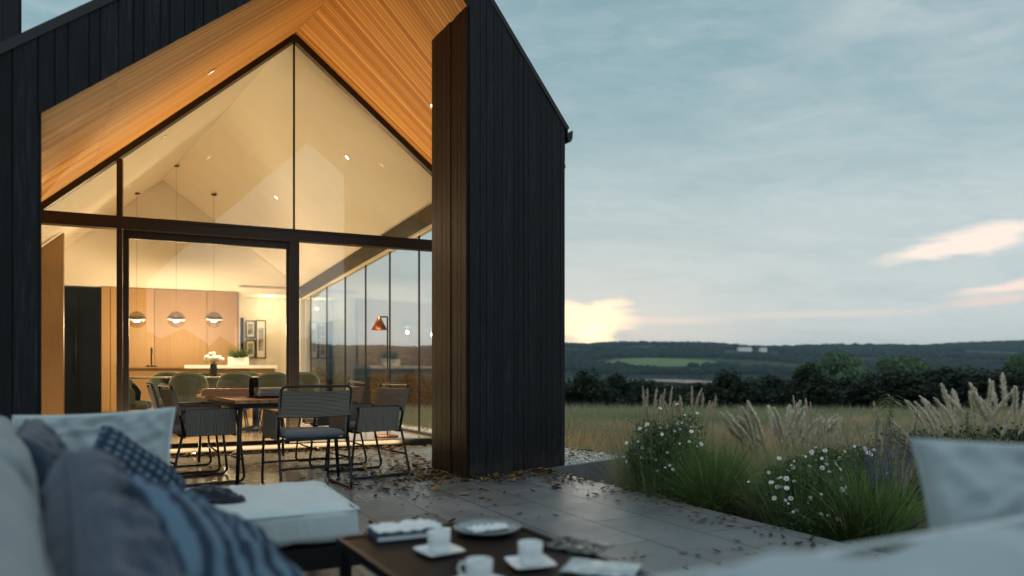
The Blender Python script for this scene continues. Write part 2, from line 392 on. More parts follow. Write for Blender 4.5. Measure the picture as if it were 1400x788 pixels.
# ------------------------------------------------------------------ camera
cam = bpy.data.cameras.new('camera'); co = bpy.data.objects.new('camera', cam); COL.objects.link(co); sc.camera = co
cam.sensor_width = 36; cam.lens = 36*FPX/1400; cam.shift_y = (HZ-394)/1400; cam.clip_start = .05; cam.clip_end = 20000
co.location = (0, 0, CAMZ); co.rotation_euler = (math.radians(90), 0, 0)
cam.dof.use_dof = True; cam.dof.focus_distance = 7.2; cam.dof.aperture_fstop = 1.05

# ------------------------------------------------------------------ key geometry of the house
Fd = V(.9158, .4016, 0); Dn = V(-.4016, .9158, 0)          # along the glass front / into the room
Rd = V(-.58, .815, 0)                                       # ridge direction
G0 = V(-1.059, 9.55, 0)
GA = G0-Fd*1.819; GA.z = 5.198                              # apex of the glazed gable
FS = V(.7174, .6966, 0); FA0 = V(-.4016, 6.503, 0)          # portal front plane
FNn = V(.6966, -.7174, 0)                                   # portal outward normal
def zin(s): return 4.90-.887*abs(s+.647)
def zout(s): return 5.348-.885*abs(s+.69)
def fp(s, z=0.): p = FA0+FS*s; p.z = z; return p
def gp(w, z=0.): p = V(GA.x, GA.y, 0)+Fd*w; p.z = z; return p    # point on glass plane, w metres right of the apex
def grake(w): return 5.198-(.887*-w if w < 0 else .8146*w)
WR = 2.146; WL = -3.2
Cc = gp(WR, grake(WR))                                      # right glass corner, at the ceiling
BP = V(-7.75, 15.65, 5.2)
def bp_(w, z=0.): p = V(BP.x, BP.y, 0)+Fd*w; p.z = z; return p
BR = bp_(2.99, 2.95)
def brake(w): return 5.2-(.887*-w if w < 0 else .7525*w)
def on_plane(px, p0, d):        # xy point of the vertical plane p0 + d*s that stands at photo column px
    k = (px-700)/FPX; s = (k*p0.y-p0.x)/(d.x-k*d.y); return p0+d*s
def wback(px): p = on_plane(px, V(BP.x, BP.y, 0), Fd); return (p-V(BP.x, BP.y, 0)).dot(Fd)
def wglass(px): p = on_plane(px, V(GA.x, GA.y, 0), Fd); return (p-V(GA.x, GA.y, 0)).dot(Fd)
def zpx(py, Y): return CAMZ-(py-HZ)/FPX*Y

house = thing('house', 'black charred timber house with a glazed gable end and glowing cedar soffit', 'house', (0, 0, 0))
def H(mb, name, mat, parent=None): return mb.build(name, mat, parent or house)

# charred vertical boards along a line
def clad(mb, p, d, s0, s1, zb, zt, nrm, bw=.09, th=.022, jit=.004):
    n = max(1, round((s1-s0)/bw)); ws = [random.uniform(.6, 1.5) for _ in range(n)]; sc_ = (s1-s0)/sum(ws); cuts_ = [s0]
    for w in ws: cuts_.append(cuts_[-1]+w*sc_)
    for i in range(n):
        a, b = cuts_[i]+.0015, cuts_[i+1]-.0015; k = random.uniform(-jit, jit)+th
        lo = [zb(a), zb(b)]; hi = [zt(a), zt(b)]
        if hi[0] <= lo[0]+.01 and hi[1] <= lo[1]+.01: continue
        pa = Vector((p.x, p.y, 0))+d*a; pb = Vector((p.x, p.y, 0))+d*b
        c = .003
        q = []
        for off, ins in ((0., 0.), (k-c, 0.), (k, c)):
            q.append([pa+nrm*off+d*ins+V(0, 0, lo[0]), pb+nrm*off-d*ins+V(0, 0, lo[1]), pb+nrm*off-d*ins+V(0, 0, hi[1]), pa+nrm*off+d*ins+V(0, 0, hi[0])])
        vs = q[0]+q[1]+q[2]; fs = [(3, 2, 1, 0), (8, 9, 10, 11)]
        for L in (0, 4): fs += [(L+e, L+(e+1) % 4, L+4+(e+1) % 4, L+4+e) for e in range(4)]
        mb.add(vs, fs)
apexS = -.667
def gz0(s): return zin(s)
# gable face in two runs so no board spans the apex
m = MB()
clad(m, FA0, FS, -3.349, apexS, zin, lambda s: zout(s)-.02, FNn); clad(m, FA0, FS, apexS, 0., zin, lambda s: zout(s)-.02, FNn)
H(m, 'gable_cladding', 'char')
m = MB(); clad(m, FA0, FS, 0., 1.312, lambda s: 0., lambda s: zout(s)-.02, FNn)
# fin body + cladding of its other sides
A, B = fp(0), fp(1.312); E = V(-.801, 7.239, 0); Bk = B+(E-A)
d1 = (E-A).normalized(); n1 = V(-d1.y, d1.x, 0); n1 = n1 if n1.dot(V(-1, -.3, 0)) > 0 else -n1
fin_top = lambda s: 4.20
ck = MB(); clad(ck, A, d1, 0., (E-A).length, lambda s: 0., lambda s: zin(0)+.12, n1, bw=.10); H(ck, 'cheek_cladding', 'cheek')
clad(m, B, d1, 0., (E-A).length, lambda s: 0., lambda s: zin(1.312)+.3, -n1, bw=.10)
clad(m, E, FS, 0., 1.312, lambda s: 0., lambda s: zin(s)+.12, -FNn)
fin = H(m, 'fin_wall', 'char')
mb = MB(); i_ = .004
core = [A+FS*i_-FNn*i_, B-FS*i_-FNn*i_, Bk-FS*i_+FNn*i_, E+FS*i_+FNn*i_]
mb.prism([c+V(0, 0, .002) for c in core], [core[0]+V(0, 0, zin(0)+.1), core[1]+V(0, 0, zin(1.312)+.1), core[2]+V(0, 0, zin(1.312)+.1), core[3]+V(0, 0, zin(0)+.1)])
mb.build('fin_core', 'black', house)
# left leg of the portal
m = MB(); LS0, LS1 = -4.25, -3.349
clad(m, FA0, FS, LS0, LS1, lambda s: 0., lambda s: zout(s)-.02, FNn, bw=.11)
ld = V(-.62, .785, 0)
clad(m, fp(LS1), ld, 0., .8, lambda s: 0., lambda s: zin(LS1)+.1, V(.785, .62, 0), bw=.11)
clad(m, fp(LS0), ld, 0., .8, lambda s: 0., lambda s: zin(LS0)+.2, V(-.785, -.62, 0), bw=.11)
H(m, 'pier_wall', 'char')
mb = MB(); a, b = fp(LS0+.005)-FNn*.004, fp(LS1-.005)-FNn*.004
mb.prism([a, b, b+ld*.79, a+ld*.79], [a+V(0, 0, zin(LS0)+.1), b+V(0, 0, zin(LS1)+.1), b+ld*.79+V(0, 0, zin(LS1)+.1), a+ld*.79+V(0, 0, zin(LS0)+.1)])
mb.build('pier_core', 'black', house)
m = MB(); sc0 = fp(LS1)+ld*.8; sc1 = gp(WL-.02)-Dn*.02; sdv = sc1-sc0; sl_ = sdv.length; sdv.normalize(); sn_ = V(sdv.y, -sdv.x, 0)
for nn, off in ((sn_, 0.), (-sn_, .004)): clad(m, sc0+nn*off, sdv, 0., sl_, lambda s: 0., lambda s: lerp(zin(LS1), grake(WL), s/sl_)-.15, nn)
H(m, 'reflection_screen', 'char')  # unseen wall, added to block a bright reflection in the left pane
# soffit : boards run down the slope (u along the slope, v into depth)
FAp = fp(-.647, 4.90); FEr = fp(1.35, zin(1.35)); FEl = fp(-4.3, zin(-4.3))
gl_l = gp(-3.5, grake(-3.5)); gl_r = gp(2.35, grake(2.35))
m = MB(); m.patch(FAp, FEl, gl_l, V(*GA), 10, 10, (0, 0, .03)); m.patch(V(*GA), gl_r, FEr, FAp, 10, 10, (0, 0, .03), v0=.02)
H(m, 'soffit', 'soffit'); SOF = m
# interior ceiling
m = MB(); m.patch(V(*GA)+Dn*.05, gl_l+Dn*.05, bp_(-3.5, brake(-3.5)), V(*BP), 6, 6, (0, 0, .06)); m.patch(BP, bp_(3.2, brake(3.2)), gl_r+Dn*.05, V(*GA)+Dn*.05, 6, 6, (0, 0, .06))
H(m, 'ceiling', 'cream'); CEIL = m
# roof body
m = MB()
def roof_side(st_lo, st_hi):       # stations: (ridge, eave) low and high
    vs = []
    for (a, b), (c, d) in zip(st_lo, st_hi): vs += [a, b, d, c]
    n = len(st_lo); fs = [(0, 1, 2, 3)]+[((n-1)*4+3, (n-1)*4+2, (n-1)*4+1, (n-1)*4)]
    for i in range(n-1): fs += [(i*4+k, (i+1)*4+k, (i+1)*4+(k+1) % 4, i*4+(k+1) % 4) for k in range(4)]
    m.add(vs, fs)
u = V(0, 0, .07); e = V(0, 0, .44)
bk = Dn*.2
fr_in = FNn*-.01
roof_side([(FAp+u+fr_in, FEr+u+fr_in), (GA+u, gl_r+u), (BP+u+bk, bp_(3.3, brake(3.3))+u+bk)], [(fp(-.69, 5.348)+fr_in, fp(1.35, zout(1.35))+fr_in), (GA+e, gl_r+e), (BP+e+bk, bp_(3.3, brake(3.3))+e+bk)])
roof_side([(FAp+u+fr_in, FEl+u+fr_in), (GA+u, gl_l+u), (BP+u+bk, bp_(-3.6, brake(-3.6))+u+bk)], [(fp(-.69, 5.348)+fr_in, fp(-4.3, zout(-4.3))+fr_in), (GA+e, gl_l+e), (BP+e+bk, bp_(-3.6, brake(-3.6))+e+bk)])
roof = H(m, 'roof', 'roofmetal')
m = MB()      # verge trim on the roof's front edge
for s0, s1 in ((-.69, 1.36), (-.69, -4.3)):
    m.beam(fp(s0, zout(s0)+.0)+FNn*.012, fp(s1, zout(s1)+.0)+FNn*.012, .05, .035, up=FNn)
m.build('verge_trim', 'black', roof)
m = MB()      # eaves gutter : open trough
g0 = fp(1.36, zout(1.36)-.03)+FS*.035+FNn*.02; g1 = gl_r+V(0, 0, .36)+FS*.05
prof = [(-.04, .03), (-.04, -.05), (-.02, -.085), (.02, -.085), (.04, -.05), (.048, .035), (.04, .035), (.032, -.045), (.015, -.075), (-.015, -.075), (-.032, -.045), (-.032, .03)]
for s in (0,):
    vs = [g0+FS*x+V(0, 0, z) for x, z in prof]+[g1+FS*x+V(0, 0, z) for x, z in prof]; n = len(prof)
    m.add(vs, [tuple(reversed(range(n))), tuple(range(n, 2*n))]+[(k, (k+1) % n, n+(k+1) % n, n+k) for k in range(n)])
m.build('gutter', 'black', roof)
# chimney rising behind the left eave
m = MB(); cx = on_plane(27, V(-5, 8.2, 0), V(1, 0, 0)); c0 = V(cx.x, 8.2, 0)
clad(m, c0-V(1.5, 0, 0), V(1, 0, 0), 0., 1.5, lambda s: 1.6, lambda s: 7.2, V(0, -1, 0), bw=.15)
clad(m, c0, V(-.83, .557, 0), 0., 1.0, lambda s: 1.6, lambda s: 7.2, V(.557, .83, 0), bw=.14)
m.prism([c0-V(1.49, -.004, 0)+V(0, 0, 1.6), c0+V(-.004, .004, 1.6), c0+V(-.84, .555, 1.6), c0+V(-2.3, .555, 1.6)], [c0-V(1.49, -.004, 0)+V(0, 0, 7.25), c0+V(-.004, .004, 7.25), c0+V(-.84, .555, 7.25), c0+V(-2.3, .555, 7.25)])
H(m, 'chimney', 'char')

# --- glazed front : frame, transom, mullions, panes
ZT0, ZT1 = 2.605, 2.745      # transom
fw = .075; fdp = .06
m = MB()
def rake_beam(w0, w1, th, mbx, off=0.):
    a = gp(w0, grake(w0)-th/2*1.33-off); b = gp(w1, grake(w1)-th/2*1.33-off); mbx.beam(a, b, .11, th, up=Dn.cross(b-a))
rake_beam(-3.3, 0.0, fw, m); rake_beam(0.0, 2.2, fw, m)
H(m, 'rake_frame', 'frame')
m = MB(); m.box(gp((WL+WR)/2, (ZT0+ZT1)/2), Fd*(WR-WL)/2, Dn*.065, V(0, 0, (ZT1-ZT0)/2)); H(m, 'transom', 'frame')
def post(w0, w1, z0, z1, dd=.055): mm = MB(); mm.box(gp((w0+w1)/2, (z0+z1)/2), Fd*(w1-w0)/2, Dn*dd, V(0, 0, (z1-z0)/2)); return mm
wl1, wl2 = wglass(160), wglass(168)
wm1, wm2 = wglass(395.5), wglass(408.5)
mm = post(wl1, wl2, ZT1, grake(wl1)-.08); H(mm, 'mullion', 'frame')
mm = post(wglass(160), wglass(167), .05, ZT0); H(mm, 'mullion', 'frame')
mm = post(wm1, wm2, .05, ZT0); H(mm, 'mullion', 'frame')
mm = post(-.011, .011, ZT1, grake(0)-.1, .02); H(mm, 'glazing_joint', 'black')
mm = post(WR-.05, WR+.05, .05, grake(WR)-.05); H(mm, 'corner_post', 'frame')
m = MB(); m.box(gp((WL+WR)/2, .040), Fd*(WR-WL)/2, Dn*.09, V(0, 0, .043)); H(m, 'threshold', 'frame')
# sliding door
wd0, wd1 = wglass(167.5), wm1
door = MB()
door.box(gp((wd0+wd1)/2, ZT0-.045)+Dn*.07, Fd*(wd1-wd0)/2, Dn*.03, V(0, 0, .045))
door.box(gp(wd0+.03, ZT0/2)+Dn*.07, Fd*.03, Dn*.03, V(0, 0, ZT0/2-.06)); door.box(gp(wd1-.015, ZT0/2)+Dn*.07, Fd*.015, Dn*.03, V(0, 0, ZT0/2-.06))
door.box(gp((wd0+wd1)/2, .09)+Dn*.07, Fd*(wd1-wd0)/2, Dn*.03, V(0, 0, .035))
do = H(door, 'sliding_door', 'frame')
def pane(poly, name='pane', mat='glass', th=.01, n=Dn, parent=None):
    mm = MB(); mm.prism([p-n*th/2 for p in poly], [p+n*th/2 for p in poly]); return mm.build(name, mat, parent or house)
fo = .1
pane([gp(wd0+.06, .125)+Dn*.07, gp(wd1-.03, .125)+Dn*.07, gp(wd1-.03, ZT0-.09)+Dn*.07, gp(wd0+.06, ZT0-.09)+Dn*.07], 'door_glass', parent=do)
pane([gp(WL, .05), gp(wl1, .05), gp(wl1, ZT0), gp(WL, min(ZT0, grake(WL)))], 'window_pane')
pane([gp(wm2, .05), gp(WR-.05, .05), gp(WR-.05, ZT0), gp(wm2, ZT0)], 'window_pane')
wz = -(5.198-fo-ZT1)/.887
pane([gp(wz, ZT1), gp(wl1, ZT1), gp(wl1, grake(wl1)-fo)], 'window_pane')
pane([gp(wl2, ZT1), gp(-.011, ZT1), gp(-.011, grake(-.011)-fo), gp(wl2, grake(wl2)-fo)], 'window_pane')
pane([gp(.011, ZT1), gp(WR-.05, ZT1), gp(WR-.05, grake(WR)-fo), gp(.011, grake(.011)-fo)], 'window_pane')
# --- glazed side wall, mullion joints and header
sw0 = V(Cc.x, Cc.y, 0); sw1 = V(BR.x, BR.y, 0); swd = (sw1-sw0).normalized(); swl = (sw1-sw0).length; swn = V(swd.y, -swd.x, 0)
def swp(s, z): return sw0+swd*s+V(0, 0, z)
def hz(s): return lerp(Cc.z, BR.z, s/swl)
m = MB(); a0, a1 = swp(0., hz(0)-.13), swp(swl, hz(swl)-.11); m.beam(a0, a1, .14, .26); H(m, 'header_beam', 'black')
m = MB(); m.beam(swp(.02, hz(0)-.29)+swn*.02, swp(swl, hz(swl)-.27)+swn*.02, .08, .06); H(m, 'header_trim', 'cream')
m = MB(); m.beam(swp(.05, .03), swp(swl, .03), .1, .06); H(m, 'side_sill', 'frame')
cuts = [0.05]
for px in (573, 533, 500, 472, 447, 425): 
    p = on_plane(px, sw0, swd); cuts.append((p-sw0).dot(swd))
cuts.append(swl-.05)
for i in range(len(cuts)-1):
    a, b = cuts[i]+.008, cuts[i+1]-.008
    pane([swp(a, .06), swp(b, .06), swp(b, hz(b)-.3), swp(a, hz(a)-.3)], 'side_pane', 'sideglass', n=swn)
    if i > 0: mm = MB(); mm.box(swp(cuts[i], hz(cuts[i])/2-.12), swd*.005, swn*.015, V(0, 0, hz(cuts[i])/2-.18)); H(mm, 'glazing_joint', 'black')
mm = MB(); mm.box(swp(swl-.03, 1.35), swd*.05, swn*.06, V(0, 0, 1.35)); H(mm, 'corner_post', 'cream')
# --- interior shell
fl = MB(); poly = [gp(WL-.2, 0)+Dn*.1, gp(WR, 0)+Dn*.1, BR.copy(), bp_(3.6)+Dn*1.9, bp_(-3.6)+Dn*1.9]
for p in poly: p.z = 0
fl.prism([p+V(0, 0, -.2) for p in poly], [p+V(0, 0, .03) for p in poly]); H(fl, 'floor', 'intfloor')
wC = wback(325.5); zc = 2.79
m = MB(); up = [bp_(-2.72, zc), bp_(2.99, zc), bp_(2.99, brake(2.99)+.03), bp_(0, 5.23), bp_(-2.72, brake(-2.72)+.03)]
m.prism([p+Dn*.02 for p in up], [p+Dn*.2 for p in up]); H(m, 'end_wall', 'cream')
m = MB()
m.box(bp_((wC+3.4)/2, 1.4)+Dn*1.45, Fd*(3.4-wC)/2, Dn*.08, V(0, 0, 1.4))
m.box(bp_(wC+.02, 1.4)+Dn*.72, Fd*.03, Dn*.64, V(0, 0, 1.4))
m.box(bp_((wC+3.4)/2, 2.85)+Dn*.72, Fd*(3.4-wC)/2, Dn*.8, V(0, 0, .05))
m.box(bp_(3.15, 1.4)+Dn*.72, Fd*.06, Dn*.68, V(0, 0, 1.4))
H(m, 'passage_wall', 'cream')
m = MB(); dk0 = on_plane(327, V(BP.x, BP.y, 0)+Dn*1.35, Fd); dk1 = on_plane(333, V(BP.x, BP.y, 0)+Dn*1.35, Fd)
m.box((dk0+dk1)/2+V(0, 0, 1.15), (dk1-dk0)/2, Dn*.015, V(0, 0, 1.15)); H(m, 'passage_door_jamb', 'black')
m = MB(); L0 = gp(WL-.05, 0); L1 = bp_(-3.3, 0)
ln = Fd
m.prism([L0, L0-Fd*.15, L1-Fd*.15, L1], [L0+V(0, 0, 2.6), L0-Fd*.15+V(0, 0, 2.6), L1-Fd*.15+V(0, 0, 2.6), L1+V(0, 0, 2.6)]); H(m, 'side_wall', 'cream')
# oak partition on the left, its top following the slope
pw = on_plane(86.5, V(-7.3, 11.5, 0), Fd); pl = pw-Fd*3.0
lplane = (V(*GA), bp_(-3.5, brake(-3.5)), V(*BP))
def ceil_z(p, pl3):
    a, b, c = pl3; n = (b-a).cross(c-a); return a.z-(n.x*(p.x-a.x)+n.y*(p.y-a.y))/n.z
m = MB(); tz1, tz0 = zpx(318, pw.y), zpx(318, pw.y)-3.0*.887
uvf = lambda p: (p.z, (p-pw).dot(Fd))
m.prism([pl, pw, pw+V(0, 0, tz1), pl+V(0, 0, tz0)], [p+Dn*.1 for p in (pl, pw, pw+V(0, 0, tz1), pl+V(0, 0, tz0))], uvf); H(m, 'partition_wall', 'oak')

# --- kitchen wall of tall oak cabinets with a dark glazed recess
cab = thing('kitchen_cabinet', 'tall oak kitchen cupboard wall below the cream gable wall', 'cabinet', bp_(wback(230), .03))
def CB(mb, name, mat, parent=None):
    o = mb.build(name, mat, parent or cab)
    if not parent: o.location = -cab.location
    return o
cuts = [wback(138.5), wback(151), wback(211), wback(283), wback(325)]
for a, b in zip(cuts[:-1], cuts[1:]):
    mm = MB(); a += .007; b -= .007; bs = [bp_(a, .1)-Dn*.02, bp_(b, .1)-Dn*.02, bp_(b, zc-.005)-Dn*.02, bp_(a, zc-.005)-Dn*.02]
    mm.prism(bs, [p+Dn*.03 for p in bs], lambda p: (p.z, (p-BP).dot(Fd)+a)); CB(mm, 'cupboard_door', 'oak')
mm = MB(); mm.box(bp_((cuts[0]+cuts[-1])/2, 1.4)+Dn*.3, Fd*(cuts[-1]-cuts[0])/2, Dn*.28, V(0, 0, 1.37)); CB(mm, 'carcass', 'oak')
fr = thing('fridge', 'tall dark glass fronted fridge built in left of the oak cupboards', 'fridge', bp_(wback(112), .03))
f0, f1, f2 = wback(60), wback(108), wback(138)
def FR(mb, name, mat): o = mb.build(name, mat, fr); o.location = -fr.location
mm = MB(); mm.box(bp_((f0+f2)/2, 1.4)+Dn*.3, Fd*(f2-f0)/2, Dn*.28, V(0, 0, 1.37)); FR(mm, 'body', 'black')
for a, b in ((f0, f1), (f1, f2)):
    mm = MB(); mm.box(bp_((a+b)/2, 1.4), Fd*((b-a)/2-.006), Dn*.012, V(0, 0, 1.36)); FR(mm, 'door', 'darkglass')
mm = MB(); mm.tube([bp_(f1-.05, .9)-Dn*.05, bp_(f1-.05, 1.9)-Dn*.05], .012); FR(mm, 'handle', 'black')

# --- recessed lamps
def light(name, kind, loc, power, col=(1., .75, .42), size=.05, rot=None, spot=None, parent=None, sx=None):
    l = bpy.data.lights.new(name, kind); l.energy = power; l.color = col
    if kind == 'SPOT': l.spot_size = math.radians(spot); l.spot_blend = .6; l.shadow_soft_size = size
    elif kind == 'AREA':
        l.shape = 'RECTANGLE'; l.size = sx; l.size_y = size
    else: l.shadow_soft_size = size
    o = bpy.data.objects.new(name, l); COL.objects.link(o); o.location = loc
    if rot is not None: o.rotation_euler = rot
    if parent: o.parent = parent
    return o
def downlight(p, n, power, spot=104):
    n = n.normalized(); n = n if n.z < 0 else -n
    q = n.to_track_quat('Z', 'Y').to_matrix()
    mm = MB(); mm.lathe([(.036, 0), (.05, 0), (.052, .006), (.048, .012), (.038, .012), (.036, 0)], seg=20, caps=False)
    mm.v = [tuple(q @ Vector(v)+p) for v in mm.v]; r = H(mm, 'downlight', 'porcelain')
    mm = MB(); mm.lathe([(.035, .001), (.035, .006)], seg=16); mm.v = [tuple(q @ Vector(v)+p) for v in mm.v]; mm.build('lens', 'led', r)
    light('downlight_lamp', 'SPOT', p+n*.03, power, spot=spot, size=.04)
from mathutils.bvhtree import BVHTree
def hit(mbx, px, py):
    o = V(0, 0, CAMZ); d = (at(px, py, 1.)-o).normalized(); p, n, _, _ = BVHTree.FromPolygons(mbx.v, mbx.f).ray_cast(o, d); return p, n
DL = 780.
for px, py in ((475, 215), (378, 270), (224, 187), (177, 254)): downlight(*hit(CEIL, px, py), DL)
for px, py in ((288, 98), (593, 146)): downlight(*hit(SOF, px, py), 10, 130)
FILLP = 150.
# unseen warm strips, added along threshold and transom to wash the soffit
def soffit_fill(w0, w1, z, off, power, tilt, back=False):
    p = gp((w0+w1)/2, z)-Dn*off
    mm = MB(); mm.box(p, Fd*(w1-w0)/2, Dn*.012, V(0, 0, .010)); o = H(mm, 'soffit_fill_strip', 'frame')
    d = (V(0, 0, 1)*math.cos(tilt)-Dn*math.sin(tilt)).normalized()
    q = (-d).to_track_quat('Z', 'Y').to_euler()
    mt = Matrix((Fd, d.cross(Fd)*1.0, -d)).transposed(); mt = Matrix((Fd, (-d).cross(Fd), -d)).transposed()
    light('soffit_fill_lamp', 'AREA', p+V(0, 0, .02)+d*.01, power, (1., .73, .38), .03, mt.to_euler(), sx=(w1-w0))
soffit_fill(-3.0, 1.35, .004, .21, FILLP, math.radians(-4))
soffit_fill(-1.5, 1.2, ZT1-.012, .08, 26, math.radians(44))  # weaker added strip on the transom, evens out the soffit's glow

# ------------------------------------------------------------------ terrace, gravel, bed, terrain
E0, E1 = V(.346, 7.10, 0), V(1.86, 4.178, 0); ed = (E1-E0).normalized(); en = V(-ed.y, ed.x, 0); en = en if en.x > 0 else -en
far = E0+ed*13
poly = [E0, far, V(far.x-3, -8, 0), V(-14, -8, 0), V(-14, 6.0, 0), gp(WL-.4, 0)-Dn*.09, gp(WR+.0, 0)-Dn*.09, Bk.copy()-ed*.3, fp(.95)-FNn*.35]
m = MB(); m.prism([p+V(0, 0, -.45) for p in poly], [p for p in poly]); t = m.build('terrace', 'paving'); struct(t)
P1 = fp(.93); P2 = fp(1.312)+FS*1.18; P3 = P2+Rd*13.; P4 = gp(WR)+Dn*.02; 
poly = [P1-FNn*.0, P2, P3, BR.copy(), P4, V(-.2, 8.6, 0)]
for p in poly: p.z = 0
m = MB(); m.prism([p+V(0, 0, -.6) for p in poly], [p+V(0, 0, -.035) for p in poly]); struct(m.build('gravel_bed', 'gravelbase'))
m = MB(); m.box((P1+P2)/2+V(0, 0, -.29)+FNn*.03, (P2-P1)/2, FNn*.03, V(0, 0, .285)); m.box((P2+P3)/2+V(0, 0, -.29)+V(.815, .58, 0)*.032, (P3-P2)/2+Rd*.03, V(.815, .58, 0)*.03, V(0, 0, .285))
struct(m.build('kerb', 'concrete'))

def ground(x, y):
    ys = [-60, 8, 14, 45, 120, 400, 700, 1350, 1750, 2300, 2900, 3400, 4600]
    zs = [-.32, -.30, -.34, -1.55, -8.5, -17, -19, -19, 12, 60, 98, 112, 60]
    z = np.interp(y, ys, zs)
    k = np.clip((y-60)/900, 0, 1); h = np.clip((y-1500)/900, 0, 1)
    z = z+k*1.5*np.sin(x*.008+1)*np.sin(y*.006)+h*(8*np.sin(x*.0031+.6)+5*np.sin(x*.0083+2.)+3.*np.sin(x*.019+y*.004))
    z = z+np.clip((y-12)/40, 0, 1)*(.12*np.sin(x*.31+y*.21)*np.clip(1-(y-80)/80, 0, 1))
    return z
def terrain():
    ys = np.concatenate([np.linspace(-60, 0, 8), np.linspace(2, 60, 40), np.geomspace(62, 4600, 90)])
    xs = np.linspace(-1, 1, 161); Y, X = np.meshgrid(ys, xs, indexing='ij'); X = X*(60+np.clip(Y, 0, None)*1.15)
    Z = ground(X, Y); me = bpy.data.meshes.new('ground'); n, k = Y.shape
    v = np.stack([X, Y, Z], -1).reshape(-1, 3); i = np.arange(n*k).reshape(n, k)
    f = np.stack([i[:-1, :-1], i[:-1, 1:], i[1:, 1:], i[1:, :-1]], -1).reshape(-1, 4)
    me.from_pydata(v.tolist(), [], f.tolist()); me.polygons.foreach_set('use_smooth', np.ones(len(f), dtype=bool))
    m, nt, b = new_mat('ground_cover'); M['ground'] = m
    pos = nd(nt, 'ShaderNodeNewGeometry').outputs['Position']; s = nd(nt, 'ShaderNodeSeparateXYZ', Vector=pos).outputs
    n1 = nd(nt, 'ShaderNodeTexNoise', Vector=pos, Scale=.9, Detail=6.); n2 = nd(nt, 'ShaderNodeTexNoise', Vector=pos, Scale=.004, Detail=5., Roughness=.6)
    near = ramp(nt, n1.outputs[0], [(.3, (.045, .055, .022)), (.5, (.085, .085, .038)), (.7, (.13, .10, .05))])
    vo = nd(nt, 'ShaderNodeTexVoronoi', _feature='F1', Vector=nd(nt, 'ShaderNodeMapping', Vector=pos, Scale=(.0042, .0024, 0)).outputs[0], Scale=1., Randomness=.9)
    fr_ = nd(nt, 'ShaderNodeSeparateColor', Color=vo.outputs['Color']).outputs[0]
    fields = ramp(nt, fr_, [(.0, (.012, .024, .018)), (.45, (.016, .03, .018)), (.62, (.035, .06, .026)), (.8, (.06, .085, .035)), (1., (.022, .03, .018))], 'CONSTANT')
    ve = nd(nt, 'ShaderNodeTexVoronoi', _feature='DISTANCE_TO_EDGE', Vector=nd(nt, 'ShaderNodeMapping', Vector=pos, Scale=(.0042, .0024, 0)).outputs[0], Scale=1., Randomness=.9)
    fields = mixc(nt, mth(nt, 'MULTIPLY', n2.outputs[0], .5), fields, (.014, .024, .018))
    fields = mixc(nt, mth(nt, 'MULTIPLY_ADD', ve.outputs['Distance'], -40., 1.6, clamp=True), fields, (.008, .016, .012))
    # the pale pasture on the far slope
    ex = mth(nt, 'DIVIDE', mth(nt, 'SUBTRACT', s[0], 385.), 165.); ey = mth(nt, 'DIVIDE', mth(nt, 'SUBTRACT', s[1], 1830.), 150.)
    r2 = mth(nt, 'ADD', mth(nt, 'MULTIPLY', ex, ex), mth(nt, 'MULTIPLY', ey, ey)); r2 = mth(nt, 'ADD', r2, mth(nt, 'MULTIPLY', n2.outputs[0], .9))
    fields = mixc(nt, mth(nt, 'MULTIPLY_ADD', r2, -5., 6.4, clamp=True), fields, (.14, .19, .07))
    t = mth(nt, 'MULTIPLY_ADD', s[1], 1/120., -.35, clamp=True)
    nt.links.new(mixc(nt, t, near, fields), b.inputs['Base Color']); b.inputs['Roughness'].default_value = .95; b.inputs['Specular IOR Level'].default_value = .1
    me.materials.append(m); struct(link('ground', me))
terrain()
# soil of the planting bed beside the terrace
m = MB(); a = E0+en*.02; b = E0+ed*9+en*.02
NX = 40; NW = 8; vs = []; fs = []
for i in range(NX+1):
    for j in range(NW+1):
        p = lerp(a, b, i/NX)+en*(j/NW*2.4); z = -.13+.05*math.sin(i*1.7+j)*math.cos(j*1.3)-.18*(j/NW)**2
        vs.append(p+V(0, 0, z))
for i in range(NX):
    for j in range(NW): q = i*(NW+1)+j; fs.append((q, q+1, q+NW+2, q+NW+1))
m.add(vs, fs, smooth=True); struct(m.build('planting_bed', 'soil'))
# lakes in the valley
mw, nt, b = new_mat('still_water'); M['water'] = mw
b.inputs['Base Color'].default_value = (.02, .04, .05, 1); b.inputs['Roughness'].default_value = .12
for i, (px, y0, y1, hw) in enumerate(((925, 880, 1330, 48), (1003, 690, 960, 22), (1320, 760, 930, 60))):
    yc = (y0+y1)/2; x = (px-700)/FPX*yc
    mm = MB(); pts = [V(x+hw*(1+.18*math.sin(3*a_+i))*math.cos(a_)*(1+.12*math.sin(a_)), yc+(y1-y0)/2*math.sin(a_), -16.) for a_ in [k*2*math.pi/36 for k in range(36)]]
    mm.prism([p+V(0, 0, -3) for p in pts], pts); struct(mm.build('lake', 'water'))

